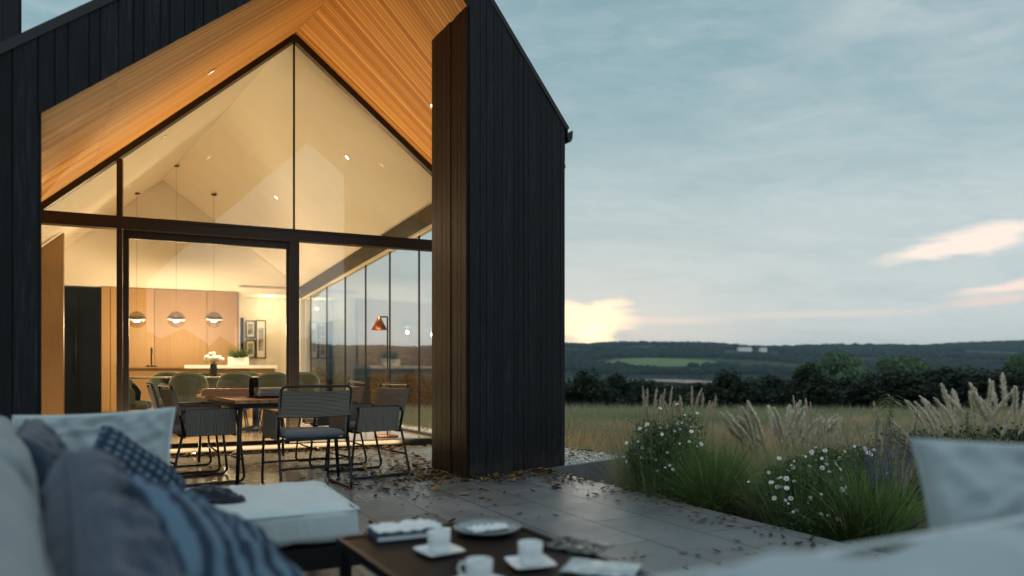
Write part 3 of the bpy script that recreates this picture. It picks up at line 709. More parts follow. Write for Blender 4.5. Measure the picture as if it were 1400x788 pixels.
# ------------------------------------------------------------------ far wood on the hills (one mass)
def ico():
    bm = bmesh.new(); bmesh.ops.create_icosphere(bm, subdivisions=1, radius=1.); v = np.array([tuple(p.co) for p in bm.verts]); f = np.array([[q.index for q in p.verts] for p in bm.faces]); bm.free(); return v, f
IV, IF = ico()
def blobs(name, pos, rad, hue, mat, squash=(1, 1, .8), jit=.25):
    N = len(pos); k = len(IV)
    v = IV[None]*(1+rng.uniform(-jit, jit, (N, k, 1)))*rad[:, None, None]*np.array(squash)+pos[:, None, :]
    idx = (np.arange(N)[:, None, None]*k+IF[None]).reshape(-1); me = bpy.data.meshes.new(name)
    me.vertices.add(N*k); me.vertices.foreach_set('co', v.reshape(-1).astype(np.float32)); me.loops.add(len(idx)); me.loops.foreach_set('vertex_index', idx.astype(np.int32))
    nf = len(idx)//3; me.polygons.add(nf); me.polygons.foreach_set('loop_start', np.arange(0, nf*3, 3, dtype=np.int32)); me.update(calc_edges=True)
    set_hue(me, np.repeat(hue, k, axis=0)); me.materials.append(M[mat]); return link(name, me)
def wood():
    N = 16000; y = rng.uniform(1480, 3350, N); px = rng.uniform(380, 1500, N); x = (px-700)/FPX*y
    dens = np.sin(x*.006+1.3)*np.sin(y*.0075+x*.002)+.5*np.sin(x*.017+y*.011)+.3*(y > 2700)+.15
    d = ((x-385)/185)**2+((y-1830)/165)**2
    keep = (((dens > -.15) & (d > 1)) | (y > 3050)) & ~((px > 985) & (px < 1070) & (y > 2000) & (y < 2330)); x, y = x[keep], y[keep]; r = rng.uniform(6, 13, len(x)); z = ground(x, y)+r*.35
    h = mixhue(len(x), (.010, .020, .014), (.014, .026, .016), (.022, .030, .016))
    struct(blobs('far_woodland', np.stack([x, y, z], 1), r, h, 'far', (1.15, 1.15, .8)), 'stuff')
    N = 2600; y = rng.uniform(150, 1450, N); px = rng.uniform(400, 1450, N); x = (px-700)/FPX*y; dens = np.sin(x*.02+y*.008)+np.sin(y*.013+2)
    lake = ((x-255)/70)**2+((y-1105)/280)**2
    keep = (dens > .35) & (lake > 1) & (y > 280) & ~((px > 870) & (px < 975) & (y < 1250)); x, y = x[keep], y[keep]; r = rng.uniform(2, 4.6, len(x)); z = ground(x, y)+r*.4
    h = mixhue(len(x), (.012, .022, .014), (.02, .034, .018), (.03, .04, .02))
    struct(blobs('valley_woodland', np.stack([x, y, z], 1), r, h, 'far', (1.2, 1.2, .85)), 'stuff')
wood()
def rear():
    N = 700; x = rng.uniform(-90, 70, N); y = rng.uniform(-56, -42, N); r = rng.uniform(1.1, 2.6, N); z = -.5+rng.uniform(.5, 5.2, N)*(.75+.25*np.sin(x*.21)); h = mixhue(N, (.014, .026, .015), (.022, .036, .02), (.03, .045, .022))
    struct(blobs('rear_woodland', np.stack([x, y, z], 1), r, h, 'far'), 'stuff')
rear()
# farmhouses on the ridge
for i, (px, w, lab) in enumerate(((1015, 21, 'long white farmhouse on the wooded ridge across the valley'), (1040, 10, 'small white farm building right of the long farmhouse on the ridge'))):
    y = 2280; x = (px-700)/FPX*y; z = float(ground(np.array(x), np.array(y)))
    f_ = thing('farmhouse', lab, 'farmhouse', (x, y-20, z+7), .15)
    mm = MB(); mm.abox(-w, w, -8, 8, -14, 4); mm.build('wall', 'white', f_)
    mm = MB(); mm.prism([V(-w-1, -9, 4), V(w+1, -9, 4), V(w+1, 9, 4), V(-w-1, 9, 4)], [V(-w-1, -.5, 9), V(w+1, -.5, 9), V(w+1, .5, 9), V(-w-1, .5, 9)]); mm.build('roof', 'roofmetal', f_)

# ------------------------------------------------------------------ trees and hedge
def leaf_crown(name, n, centres, radii, size, hues, parent, mat='leaf', flat=.75):
    k = rng.integers(0, len(centres), n); d = unit(rng.normal(size=(n, 3))); r = rng.uniform(.35, 1.02, n)**.5
    p = np.array(centres)[k]+d*r[:, None]*np.array(radii)[k][:, None]*np.array([1, 1, flat])
    nrm = unit(d+rng.normal(size=(n, 3))*.7); t = unit(np.cross(nrm, rng.normal(size=(n, 3)))); b = np.cross(nrm, t); s = rng.uniform(.55, 1.25, n)[:, None]*size
    q = np.stack([p-t*s*.5, p+b*s*.32, p+t*s*.5, p-b*s*.32], 1)
    return np_mesh(name, q, 4, mat, mixhue(n, *hues), parent)
def tree(label, px, Ytree, top_py, width_px, hues, group, seed):
    r = random.Random(seed); x = (px-700)/FPX*Ytree; zb = float(ground(np.array(x), np.array(Ytree)))-.1; zt = zpx(top_py, Ytree); h = zt-zb; R = width_px/FPX*Ytree/2
    t = thing('broadleaf_tree', label, 'tree', (x, Ytree, zb), 0, group)
    m = MB(); m.tube([(0, 0, 0), (.1, 0, h*.2), (-.1, .1, h*.45), (0, 0, h*.8)], [.4, .32, .24, .06], 8)
    cs, rs = [], []
    for i in range(22):
        a = r.uniform(0, 6.28); e = r.uniform(-.2, 1.); rad = R*r.uniform(.35, .78)*math.sqrt(max(.05, 1-max(0, e)**2))
        c = (math.cos(a)*rad, math.sin(a)*rad, h*.50+e*h*.33); cs.append(c); rs.append(R*r.uniform(.2, .36))
        m.tube([(0, 0, h*r.uniform(.25, .5)), (c[0]*.5, c[1]*.5, c[2]*.85), c], [.14, .08, .03], 5)
    m.build('trunk', 'bark', t)
    leaf_crown('crown', 14000, cs, rs, R*.075, hues, t)
    return t
GRN = ((.065, .125, .06), (.095, .16, .08), (.13, .19, .10)); DRK = ((.014, .027, .015), (.022, .038, .02), (.03, .048, .024))
tree('left of the two big round green trees beyond the hedge', 1140, 118, 473, 124, GRN, None, 1)
tree('right of the two big round green trees beyond the hedge', 1232, 122, 480, 116, GRN, None, 2)
tree('green tree cut by the right edge of the photo beyond the hedge', 1392, 116, 474, 90, GRN, None, 3)
def hedge():
    protos = []
    for k in range(5):
        r = random.Random(40+k); me_t = MB(); h = 2.1
        me_t.tube([(0, 0, 0), (.03, 0, h*.4), (0, 0, h*.9)], [.09, .06, .015], 6)
        cs, rs = [], []
        for i in range(26):
            z = r.uniform(.05, .92)*h; w = .62*(1-(z/h)**2.2)+.12; a = r.uniform(0, 6.28); q = w*r.uniform(.3, .85)
            cs.append((math.cos(a)*q, math.sin(a)*q, z)); rs.append(r.uniform(.2, .36))
        for c in cs[:8]: me_t.tube([(0, 0, c[2]*.7), c], [.02, .008], 4)
        root = thing('hedge_shrub', 'x', 'shrub', (0, 0, 0), 0, 'dark evergreen shrubs of the hedge across the meadow')
        me_t.build('trunk', 'bark', root); leaf_crown('crown', 3200, cs, rs, .13, DRK, root, flat=1.15); protos.append(root)
    r = random.Random(5); used = [False]*5; i = 0; px = 392.; xs = []
    while px < 1445:
        xs.append(px); px += r.uniform(17, 27)
    for i, px in enumerate(xs):
        Y = 43+2.2*math.sin(i*1.3)+r.uniform(-1, 1)-(px-700)*.012
        x = (px-700)/FPX*Y; z = float(ground(np.array(x), np.array(Y)))-.05
        top = (526+r.uniform(-3, 3)) if 880 < px < 985 else 516+r.uniform(-10, 9)-(r.uniform(4, 9) if r.random() < .2 else 0)-(6 if px > 1180 else 0); s = (zpx(top, Y)-z)/2.1
        lab = ('dark evergreen shrub of the hedge seen through the side glazing' if px < 600 else
               'dark evergreen shrub in the clipped row between meadow and valley')
        k = i % 5; sx = r.uniform(1.6, 2.2)
        o = protos[k] if not used[k] else dup(protos[k], lab)
        used[k] = True; o['label'] = lab; o.location = (x, Y, z); o.rotation_euler.z = r.uniform(0, 6.28); o.scale = (sx, sx, s)
hedge()

# ------------------------------------------------------------------ meadow grass
def meadow():
    N = 130000; u_ = rng.random(N); y = 8.5*np.exp(u_*np.log(44/8.5)); px = rng.uniform(385, 1450, N); x = (px-700)/FPX*y
    # keep clear of the house, gravel strip and planting bed
    q = np.stack([x-P2.x, y-P2.y], 1); side = q[:, 0]*.815+q[:, 1]*.58
    e = (x-E0.x)*en.x+(y-E0.y)*en.y
    keep = (side > .08) & (e > 1.6); x, y = x[keep], y[keep]; n = len(x)
    z = ground(x, y)-.02; pat = np.sin(x*.9+y*.35)+np.sin(x*.33-y*.51+1.)+rng.normal(0, .6, n)
    g = mixhue(n, (.19, .25, .12), (.25, .285, .155), (.33, .325, .19)); o = mixhue(n, (.48, .31, .19), (.41, .32, .19), (.50, .40, .26))
    near = (y < 13+rng.normal(0, 2, n)); mixk = ((pat > .75) | (near & (pat > -.45)))[:, None]
    hue = np.where(mixk, o, g); L = rng.uniform(.14, .46, n)*(1+.25*(y > 20))*(1+.25*np.sin(x*.7+y*.5)); d = unit(np.stack([rng.normal(0, .22, n), rng.normal(0, .22, n), np.ones(n)], 1))
    a = rng.uniform(0, 6.28, n); bl = L*rng.uniform(.1, .5, n); bend = np.stack([np.cos(a)*bl, np.sin(a)*bl, -bl*.45], 1)
    w = rng.uniform(.004, .009, n)*(1+y/22)
    struct(ribbons('meadow_grass', np.stack([x, y, z], 1), d, L, w, bend, hue, 'leaf', segs=3), 'stuff')
meadow()

# ------------------------------------------------------------------ planting beside the terrace
def bedp(px, Y, z=-.16): p = at(px, 500, Y); return V(p.x, p.y, z)
def tuft(parent, n, spread, L, width, hues, lean=.55, droop=.6, name='blades', wob=0.):
    a = rng.uniform(0, 6.283, n); r = spread*np.sqrt(rng.random(n)); base = np.stack([np.cos(a)*r, np.sin(a)*r, np.zeros(n)], 1)
    out = np.stack([np.cos(a+rng.normal(0, .5, n)), np.sin(a+rng.normal(0, .5, n)), np.zeros(n)], 1); ln = np.abs(rng.normal(0, lean, n))
    d = unit(out*ln[:, None]+np.array([wob, 0, 1.])); le = L*rng.uniform(.55, 1.1, n); k = le*droop*np.clip(ln+.15, 0, 1)
    bend = out*k[:, None]*.8+np.array([0, 0, -1.])*k[:, None]*.75
    return ribbons(name, base, d, le, width*rng.uniform(.6, 1.3, n), bend, mixhue(n, *hues), 'leaf', parent, segs=5)
def plume_mesh(L, n, hair, hues, arch, rad=.02, seed=0):
    """one feathery flower head on its stalk: hairs around an arched axis"""
    t = rng.uniform(.0, 1, n); ax = np.stack([arch[0]*t**2, arch[1]*t**2, L*t-arch[2]*t**2], 1)
    a = rng.uniform(0, 6.283, n); rr = np.sin(np.pi*np.clip(t*.92+.08, 0, 1))**.7
    d = unit(np.stack([np.cos(a), np.sin(a), rng.uniform(.9, 2.2, n)], 1)); le = hair*rr*rng.uniform(.6, 1.2, n)+.004
    return ax, d, le, mixhue(n, *hues)
def plume(parent, base, direction, stalk, L, n, hair, hues, droop=.25, w=.0055, name='plume'):
    D = Vector(direction).normalized(); base = Vector(base); tip0 = base+D*stalk; hor = Vector((D.x, D.y, 0))
    hor = hor.normalized() if hor.length > .01 else Vector((1, 0, 0))
    t = rng.uniform(0, 1, n); dd = np.array(D)[None]*(L*t)[:, None]+np.array(hor)[None]*(droop*L*t**2)[:, None]+np.array([0, 0, -1.])[None]*(droop*.7*L*t**2)[:, None]
    ax = np.array(tip0)[None]+dd; tang = unit(np.array(D)[None]+np.array(hor)[None]*(2*droop*t)[:, None]+np.array([0, 0, -1.])*(1.4*droop*t)[:, None])
    a = unit(rng.normal(size=(n, 3))); rr = np.sin(np.pi*np.clip(t*.9+.1, 0, 1))**.6
    d = unit(tang*1.7+a); le = hair*(.25+rr)*rng.uniform(.6, 1.2, n); bend = np.stack([np.zeros(n), np.zeros(n), -le*.25], 1)
    o = ribbons(name, ax, d, le, np.full(n, w)*rng.uniform(.6, 1.4, n), bend, mixhue(n, *hues), 'plume', parent, segs=2)
    return o, [base, lerp(base, tip0, .5)+hor*(-.01), tip0, tip0+D*(L*.5)+hor*(droop*L*.25)-V(0, 0, droop*.17*L)]
GRASS = ((.08, .16, .04), (.13, .22, .06), (.19, .26, .09)); STRAW = ((.48, .38, .21), (.58, .48, .29), (.40, .34, .18)); PL = ((.66, .57, .44), (.78, .69, .55), (.56, .46, .34))
WPL = ((.78, .74, .63), (.86, .82, .72), (.66, .60, .48))
def leafy(parent, n, R, Hh, size, hues, name='foliage', zmin=.0):
    k = 26; a = rng.uniform(0, 6.28, k); r = R*np.sqrt(rng.random(k))*.8; cs = np.stack([np.cos(a)*r, np.sin(a)*r, zmin+rng.uniform(.1, 1, k)*Hh*(1-.55*(r/R)**2)], 1); rs = rng.uniform(.24, .50, k)*R
    return leaf_crown(name, n, cs, rs, size, hues, parent, flat=.9), cs, rs
def stems(parent, pts, name='stems', r=.0025, mat='leafstem'):
    m = MB()
    for p in pts: m.tube(p, r, 4)
    return m.build(name, mat, parent)
M['leafstem'] = simple('green_stem', (.06, .09, .03), (.10, .10, .045), rough=.7)
def flower_mesh():
    m = MB()
    for k in range(7):
        a = k*2*math.pi/7; d = V(math.cos(a), math.sin(a), 0); s = V(-d.y, d.x, 0)
        m.add([d*.003, d*.011+s*.0075+V(0, 0, .003), d*.019+V(0, 0, .002), d*.011-s*.0075+V(0, 0, .003)], [(0, 1, 2, 3)], smooth=True)
    return m
FL = flower_mesh(); _f = FL.build('blossom', 'petal'); FLME = _f.data; bpy.data.objects.remove(_f)
cm = MB(); cm.lathe([(.001, .006), (.004, .005), (.005, .002), (.004, 0)], seg=8); _c = cm.build('centre', 'pollen'); CTR = _c.data; bpy.data.objects.remove(_c)
def blossoms(parent, pts, normals, smin=.8, smax=1.4):
    for p, n in zip(pts, normals):
        o = link('blossom', FLME, parent); o.location = p; n = Vector(n).normalized(); o.rotation_euler = n.to_track_quat('Z', 'Y').to_euler(); s = random.uniform(smin, smax); o.scale = (s, s, s)
        c = link('centre', CTR, o)
def flower_bush(label, p, R, Hh, nl, nf, hues, toward, group=None, tall=.12, extra=None):
    t = thing('flowering_shrub', label, 'shrub', p, 0, group); Hh *= 1.12
    fo_, cs, rs = leafy(t, nl, R, Hh, .024, hues)
    pts, nr, st = [], [], []
    for i in range(nf):
        k = random.randrange(len(cs)); c = Vector(cs[k]); d = Vector((random.gauss(0, .6), random.gauss(0, .6), random.uniform(.1, 1.)))+toward*.8; d.normalize()
        q = c+d*(rs[k]*random.uniform(.9, 1.1)+random.uniform(0, tall)); pts.append(q); nr.append(d+toward*.5+V(0, 0, .4)); st.append([c*.6, lerp(c, q, .5)+V(0, 0, .01), q])
    for k in range(18): st.append([V(0, 0, 0), Vector(cs[k])*.5+V(0, 0, .03), Vector(cs[k])])
    tuft(t, 900, R*.8, Hh*1.3, .0032, tuple(tuple(x*2.0 for x in c) for c in hues), .34, .35, 'sprigs')
    stems(t, st); blossoms(t, pts, nr, .35, 1.15)
    return t
TC = V(-.15, -1, .2)
# 1. white flowering shrub at the near end of the kerb
b1 = flower_bush('dark leafy shrub dotted with white flowers, beside the concrete kerb', bedp(905, 6.15), .40, .66, 22000, 95, ((.05, .08, .035), (.085, .125, .055), (.15, .18, .085)), TC)
def feather_clump(name, label, p, specs, blade_n, blade_L, hues, ph, cat='grass', group=None, spread=.07, lean=.4, bw=.006, straw=0, w=.0055):
    t = thing(name, label, cat, p, 0, group)
    if blade_n: tuft(t, blade_n, spread, blade_L, bw, hues, lean)
    if straw: tuft(t, straw, spread, blade_L*1.15, .003, STRAW, lean*.8, .4, 'dry_blades')
    lines = []
    for base, d, stalk, L, n, hair, droop in specs:
        o, ln = plume(t, base, d, stalk, L, n, hair, ph, droop, w=w*(1.6 if ph is WPL else 1.)); lines.append(ln)
    if lines: stems(t, lines, 'stalks', .0022, 'strawstem')
    return t
M['strawstem'] = simple('straw_stem', (.28, .22, .11), (.2, .17, .08), rough=.8)
def upright(n, sx, sy, h0, h1, L=.2, hair=.028, hairs=150, lean=.09):
    return [((random.uniform(-sx, sx), random.uniform(-sy, sy), 0), (random.gauss(0, lean), random.gauss(0, lean), 1), random.uniform(h0, h1), random.uniform(.75, 1.15)*L, hairs, hair, random.uniform(.02, .12)) for _ in range(n)]
feather_clump('feather_grass', 'tall feather grass with upright tan plumes behind the white flowering shrub', bedp(925, 6.65), upright(36, .30, .16, .52, .80, .22, .034, 260), 260, .62, ((.10, .12, .05), (.15, .15, .07)), PL, spread=.26, lean=.22, bw=.004, straw=500)
feather_clump('feather_grass', 'straw coloured wispy grass with short plumes between the shrub and the green tuft', bedp(985, 6.25), upright(9, .2, .1, .32, .56, .18, .02), 60, .5, ((.16, .16, .07), (.12, .14, .05)), PL, spread=.2, lean=.3, bw=.003, straw=2000)
gt = thing('grass_tuft', 'bright green arching grass tuft at the terrace edge', 'grass', bedp(975, 5.62, -.13)); tuft(gt, 1700, .14, .66, .0065, GRASS, .5, .55); tuft(gt, 200, .12, .6, .003, STRAW, .6, .6, 'dry_blades')
gt = thing('grass_tuft', 'sparse yellow green grass right of the bright green tuft', 'grass', bedp(1038, 5.55, -.15)); tuft(gt, 1100, .2, .5, .0035, ((.18, .2, .08), (.28, .26, .12)), .5, .5); tuft(gt, 500, .2, .55, .0025, STRAW, .5, .5, 'dry_blades')
# 2. second flowering group
flower_bush('leafy shrub with large white flowers, in front of the white plumes', bedp(1095, 4.95, -.14), .29, .46, 13000, 80, ((.05, .085, .035), (.08, .125, .05), (.13, .165, .075)), TC, tall=.16)
flower_bush('sparse tall shrub with small white flowers among the long green blades', bedp(1155, 5.1, -.14), .27, .54, 7000, 70, ((.05, .085, .035), (.085, .125, .05)), TC, tall=.1)
def fan(n, a0, a1, h, L, hair, hairs, droop=.35, sx=.1):
    o = []
    for i in range(n):
        t = a0+(a1-a0)*(i+.5)/n+random.gauss(0, .05); o.append(((random.uniform(-sx, sx), random.uniform(-.06, .06), 0), (math.sin(t), random.gauss(0, .15), math.cos(t)), h*random.uniform(.85, 1.1), L*random.uniform(.8, 1.15), hairs, hair, droop*random.uniform(.5, 1.2)))
    return o
feather_clump('feather_grass', 'pale wispy straw grass filling the gap behind the sparse yellow green grass', bedp(1030, 6.1), upright(10, .25, .15, .3, .5, .16, .02), 300, .5, ((.2, .21, .1), (.26, .24, .12)), PL, spread=.28, lean=.35, bw=.003, straw=1600)
feather_clump('feather_grass', 'fine tan grass standing between the white plumes and the goldenrod', bedp(1185, 6.0), upright(12, .25, .15, .4, .6, .16, .02), 400, .55, ((.13, .16, .07), (.2, .2, .1)), PL, spread=.28, lean=.3, bw=.004, straw=900)
feather_clump('feather_grass', 'airy straw grass leaning out of the left white flowering shrub toward the kerb', bedp(872, 6.5), upright(9, .16, .1, .34, .55, .16, .022), 160, .5, ((.2, .22, .11), (.26, .26, .13)), PL, spread=.2, lean=.4, bw=.0035, straw=700)
feather_clump('feather_grass', 'loose pale grass with small plumes among the right hand white flowers', bedp(1110, 5.4), upright(12, .2, .12, .38, .62, .16, .022), 420, .54, ((.16, .2, .09), (.24, .25, .12)), PL, spread=.26, lean=.35, bw=.004, straw=500)
feather_clump('plume_grass', 'low fan of creamy white plumes behind the white flowers', bedp(1072, 6.3), fan(30, -.75, .65, .58, .30, .055, 620, .14, .2), 260, .5, ((.14, .13, .06), (.2, .17, .09)), WPL, spread=.18, lean=.5, bw=.004, straw=700)
feather_clump('feather_grass', 'upright narrow tan plumes on tall stalks behind the small white flowers', bedp(1150, 5.5), upright(14, .28, .1, .56, .76, .22, .026, 240, .05), 700, .62, GRASS, PL, spread=.24, lean=.25, bw=.005, straw=150)
gt = thing('grass_tuft', 'broad bladed vivid green tuft next to the pale cushion', 'grass', bedp(1196, 4.5, -.13)); tuft(gt, 360, .11, .6, .011, GRASS, .35, .5)
gt = thing('grass_tuft', 'dark green grass tuft spilling over the terrace below the white flowers', 'grass', bedp(1160, 4.5, -.13)); tuft(gt, 600, .14, .5, .006, ((.03, .06, .018), (.05, .085, .022)), .6, .6); tuft(gt, 60, .1, .55, .004, STRAW, .8, .7, 'dry_blades')
def salvia(label, p, n, h):
    t = thing('salvia', label, 'flower', p); st = []; q = []
    for i in range(n):
        b = V(random.uniform(-.1, .1), random.uniform(-.07, .07), 0); d = V(random.gauss(0, .16), random.gauss(0, .12), 1).normalized(); hh = h*random.uniform(.75, 1.1); tip = b+d*hh; st.append([b, b+d*hh*.5, tip])
        for k in range(70):
            s = random.uniform(.5, 1); c = b+d*hh*s; v = V(random.gauss(0, 1), random.gauss(0, 1), random.gauss(.3, .6)).normalized(); w = v.cross(d).normalized(); l = .026*(1.25-s)
            q.append([c, c+v*l*.6+w*.004, c+v*l*1.3, c+v*l*.6-w*.004])
    n_ = len(q); np_mesh('florets', np.array([[tuple(v) for v in f] for f in q]), 4, 'purple', mixhue(n_, (.16, .13, .50), (.22, .18, .62), (.11, .09, .35)), t)
    stems(t, st); tuft(t, 160, .09, h*.5, .012, ((.03, .05, .022), (.04, .065, .03)), .5, .5, 'leaves')
salvia('purple salvia spikes just left of the pale cushion', bedp(1214, 4.75, -.13), 24, .80)
salvia('low purple salvia in the shade under the long green blades', bedp(1192, 4.85, -.13), 9, .36)
salvia('small purple salvia beyond the pale cushion', bedp(1312, 6.4, -.2), 7, .62)
def goldenrod(label, p, h, n=26, spread=.085):
    t = thing('goldenrod', label, 'plant', p); m = MB(); m.tube([(0, 0, 0), (.01, 0, h*.5), (0, 0, h)], [.004, .0035, .0015], 5); m.build('stems', 'leafstem', t)
    bs, ds, ls, bd = [], [], [], []
    spread *= 1.5
    for i in range(n*8):
        s = random.uniform(.52, 1.0); a = random.uniform(0, 6.28); l = spread*(1.35-abs(s-.7)*2.2)*random.uniform(.7, 1.1)
        bs.append((0, 0, h*s)); ds.append((math.cos(a), math.sin(a), .75)); ls.append(max(.02, l)); bd.append((math.cos(a)*l*.3, math.sin(a)*l*.3, -l*.75))
    ribbons('fronds', np.array(bs), unit(np.array(ds)), np.array(ls), np.full(len(ls), .011), np.array(bd), mixhue(len(ls), (.34, .34, .17), (.44, .42, .24), (.2, .24, .1)), 'leaf', t, segs=4)
    tuft(t, 90, .02, h*.4, .008, GRASS, .7, .5, 'leaves')
goldenrod('tall spiky goldenrod rising above the purple salvia', bedp(1217, 5.25, -.15), .96)
goldenrod('drooping goldenrod beneath the right hand plumes', bedp(1322, 6.2, -.2), .84, 24, .1)
feather_clump('pampas_grass', 'pampas grass with creamy plumes leaning left, nearest the hedge on the right', bedp(1322, 6.9, -.25), fan(18, -.65, .35, .72, .38, .055, 520, .16, .16), 420, .75, ((.05, .07, .03), (.09, .10, .045)), WPL, spread=.2, lean=.35, bw=.006)
feather_clump('pampas_grass', 'tallest pampas grass with fluffy upright plumes at the right edge of the photo', bedp(1388, 6.9, -.25), fan(14, -.6, .5, .86, .38, .055, 520, .1, .2), 420, .8, ((.05, .07, .03), (.09, .10, .045)), WPL, spread=.2, lean=.35, bw=.006)
for px, Y, R, Hh, lab in ((1290, 7.6, .75, .62, 'dark shrub under the left leaning pampas plumes'), (1400, 7.8, .8, .66, 'dark shrub under the tallest pampas plumes'), (1350, 6.2, .4, .42, 'low scrubby shrub behind the pale cushion')):
    t = thing('garden_shrub', lab, 'shrub', bedp(px, Y, -.3)); _, cs, rs = leafy(t, 7000, R, Hh, .05, DRK if Y > 7 else ((.04, .05, .025), (.07, .07, .04))); stems(t, [[V(0, 0, 0), Vector(c)*.6, Vector(c)] for c in cs], r=.006)
# pale stones lying in the bed
def stones(name, pts, r0, r1):
    n = len(pts); r = rng.uniform(r0, r1, n); k = len(IV); sq = rng.uniform(.45, 1., (n, 1, 3)); a = rng.uniform(0, 6.28, n)
    v = IV[None]*(1+rng.uniform(-.2, .2, (n, k, 1)))*sq*r[:, None, None]; ca, sa = np.cos(a)[:, None], np.sin(a)[:, None]
    v = np.stack([v[..., 0]*ca-v[..., 1]*sa, v[..., 0]*sa+v[..., 1]*ca, v[..., 2]*.7], -1)+pts[:, None, :]
    idx = (np.arange(n)[:, None, None]*k+IF[None]).reshape(-1); me = bpy.data.meshes.new(name); me.vertices.add(n*k); me.vertices.foreach_set('co', v.reshape(-1).astype(np.float32))
    me.loops.add(len(idx)); me.loops.foreach_set('vertex_index', idx.astype(np.int32)); nf = len(idx)//3; me.polygons.add(nf); me.polygons.foreach_set('loop_start', np.arange(0, nf*3, 3, dtype=np.int32)); me.polygons.foreach_set('use_smooth', np.ones(nf, dtype=bool)); me.update(calc_edges=True)
    me.materials.append(M['stone']); return struct(link(name, me), 'stuff')
def in_poly(x, y, poly):
    c = np.zeros(len(x), dtype=bool); j = len(poly)-1
    for i in range(len(poly)):
        xi, yi, xj, yj = poly[i].x, poly[i].y, poly[j].x, poly[j].y
        c ^= ((yi > y) != (yj > y)) & (x < (xj-xi)*(y-yi)/(yj-yi+1e-12)+xi); j = i
    return c
gpoly = [P1+Rd*.05, P2, P3, BR, P4, V(-.2, 8.6, 0)]
x = rng.uniform(-6.5, 1.6, 60000); y = 7.1+12*rng.random(60000)**1.6; k = in_poly(x, y, gpoly); x, y = x[k], y[k]
stones('gravel', np.stack([x, y, np.full(len(x), -.028)+rng.uniform(0, .012, len(x))], 1), .012, .026)
s = rng.uniform(.2, 4., 900); o = rng.uniform(.05, .9, 900); px_ = E0.x+ed.x*s+en.x*o; py_ = E0.y+ed.y*s+en.y*o; k = (np.sin(s*3.1)+np.sin(o*5+s)) > .5
stones('bed_pebbles', np.stack([px_[k], py_[k], np.full(k.sum(), -.13)], 1), .01, .03)

# ------------------------------------------------------------------ fallen leaves
def leaves():
    P = []
    def near_line(a, b, n, sd, bias=0., nrm=None):
        t = rng.random(n); p = np.array(a)[None]*(1-t)[:, None]+np.array(b)[None]*t[:, None]; d = np.array(nrm or ((b-a).normalized().cross(V(0, 0, 1))))
        return p+d[None]*(bias+np.abs(rng.normal(0, sd, n)))[:, None]
    nG = -Dn
    P.append(near_line(gp(-2.6, 0)-Dn*.14, gp(WR-.2, 0)-Dn*.14, 420, .11, 0, nG))
    P.append(near_line(A+V(-.1, 0, 0), E, 260, .34, .03, n1)); P.append(near_line(A, fp(.95), 170, .17, .05, FNn)); P.append(near_line(E, gp(1.2, 0)-Dn*.3, 300, .35, -.1, n1))
    P.append(near_line(E0, E0+ed*4.4, 230, .24, .01, -en)); P.append(near_line(E0, E0+ed*.9, 110, .28, 0, -en))
    n = 90; P.append(np.stack([rng.uniform(-3., 1.6, n), rng.uniform(2.2, 8.6, n), np.zeros(n)], 1))
    cc = np.stack([rng.uniform(-2.2, 1.5, 26), rng.uniform(3., 8.3, 26), np.zeros(26)], 1); n = 420; P.append(cc[rng.integers(0, 26, n)]+np.stack([rng.normal(0, .22, n), rng.normal(0, .13, n), np.zeros(n)], 1))
    n = 240; P.append(np.stack([rng.normal(-.95, .4, n), rng.normal(6.4, .45, n), np.zeros(n)], 1))
    p = np.concatenate(P); e = (p[:, 0]-E0.x)*en.x+(p[:, 1]-E0.y)*en.y; infin = in_poly(p[:, 0], p[:, 1], [A, B, Bk, E]); p = p[(e < -.01) & ~infin]; p[:, 2] = .004
    gl = np.stack([x, y, np.full(len(x), .0)], 1)[rng.random(len(x)) < 420/len(x)]; p = np.concatenate([p, gl])
    n = len(p); L = rng.uniform(.010, .032, n)*np.where(rng.random(n) < .25, 1.5, 1.)*np.where(p[:, 1] > 5.6, 1.15, .9); W = L*rng.uniform(.42, .7, n); a = rng.uniform(0, 6.28, n); cur = rng.uniform(.05, .6, n)*L
    t = np.stack([np.cos(a), np.sin(a), np.zeros(n)], 1); s = np.stack([-np.sin(a), np.cos(a), np.zeros(n)], 1); up = np.array([0, 0, 1.])
    tilt = rng.normal(0, .18, n)
    vs = []
    for u_, w, h in ((-1, 0, .1), (-.35, .9, .5), (.35, .75, .5), (1, 0, .8), (.35, -.75, .35), (-.35, -.9, .35)):
        vs.append(p+t*(u_*L)[:, None]+s*(w*W)[:, None]+up*((h*cur)+np.abs(tilt)*L*(1+u_)*.5+.001)[:, None])
    vs += [p+t*(-.35*L)[:, None]+up*(.002), p+t*(.35*L)[:, None]+up*(.15*cur+.002)[:, None]]
    v = np.stack(vs, 1); F_ = np.array([[0, 1, 6, 6], [0, 6, 5, 5]]); nv = 8
    tri = np.array([[0, 6, 1], [0, 5, 6], [3, 2, 7], [3, 7, 4], [1, 6, 7], [1, 7, 2], [6, 5, 4], [6, 4, 7]])
    idx = (np.arange(n)[:, None, None]*nv+tri[None]).reshape(-1); me = bpy.data.meshes.new('fallen_leaves'); me.vertices.add(n*nv); me.vertices.foreach_set('co', v.reshape(-1).astype(np.float32))
    me.loops.add(len(idx)); me.loops.foreach_set('vertex_index', idx.astype(np.int32)); nf = len(idx)//3; me.polygons.add(nf); me.polygons.foreach_set('loop_start', np.arange(0, nf*3, 3, dtype=np.int32)); me.update(calc_edges=True)
    hue = mixhue(n, (.04, .022, .013), (.12, .055, .024), (.22, .11, .045), (.02, .014, .010), (.03, .02, .012), (.32, .19, .085), (.20, .17, .06)); set_hue(me, np.repeat(hue, nv, axis=0)); me.materials.append(M['dry'])
    struct(link('fallen_leaves', me), 'stuff')
leaves()

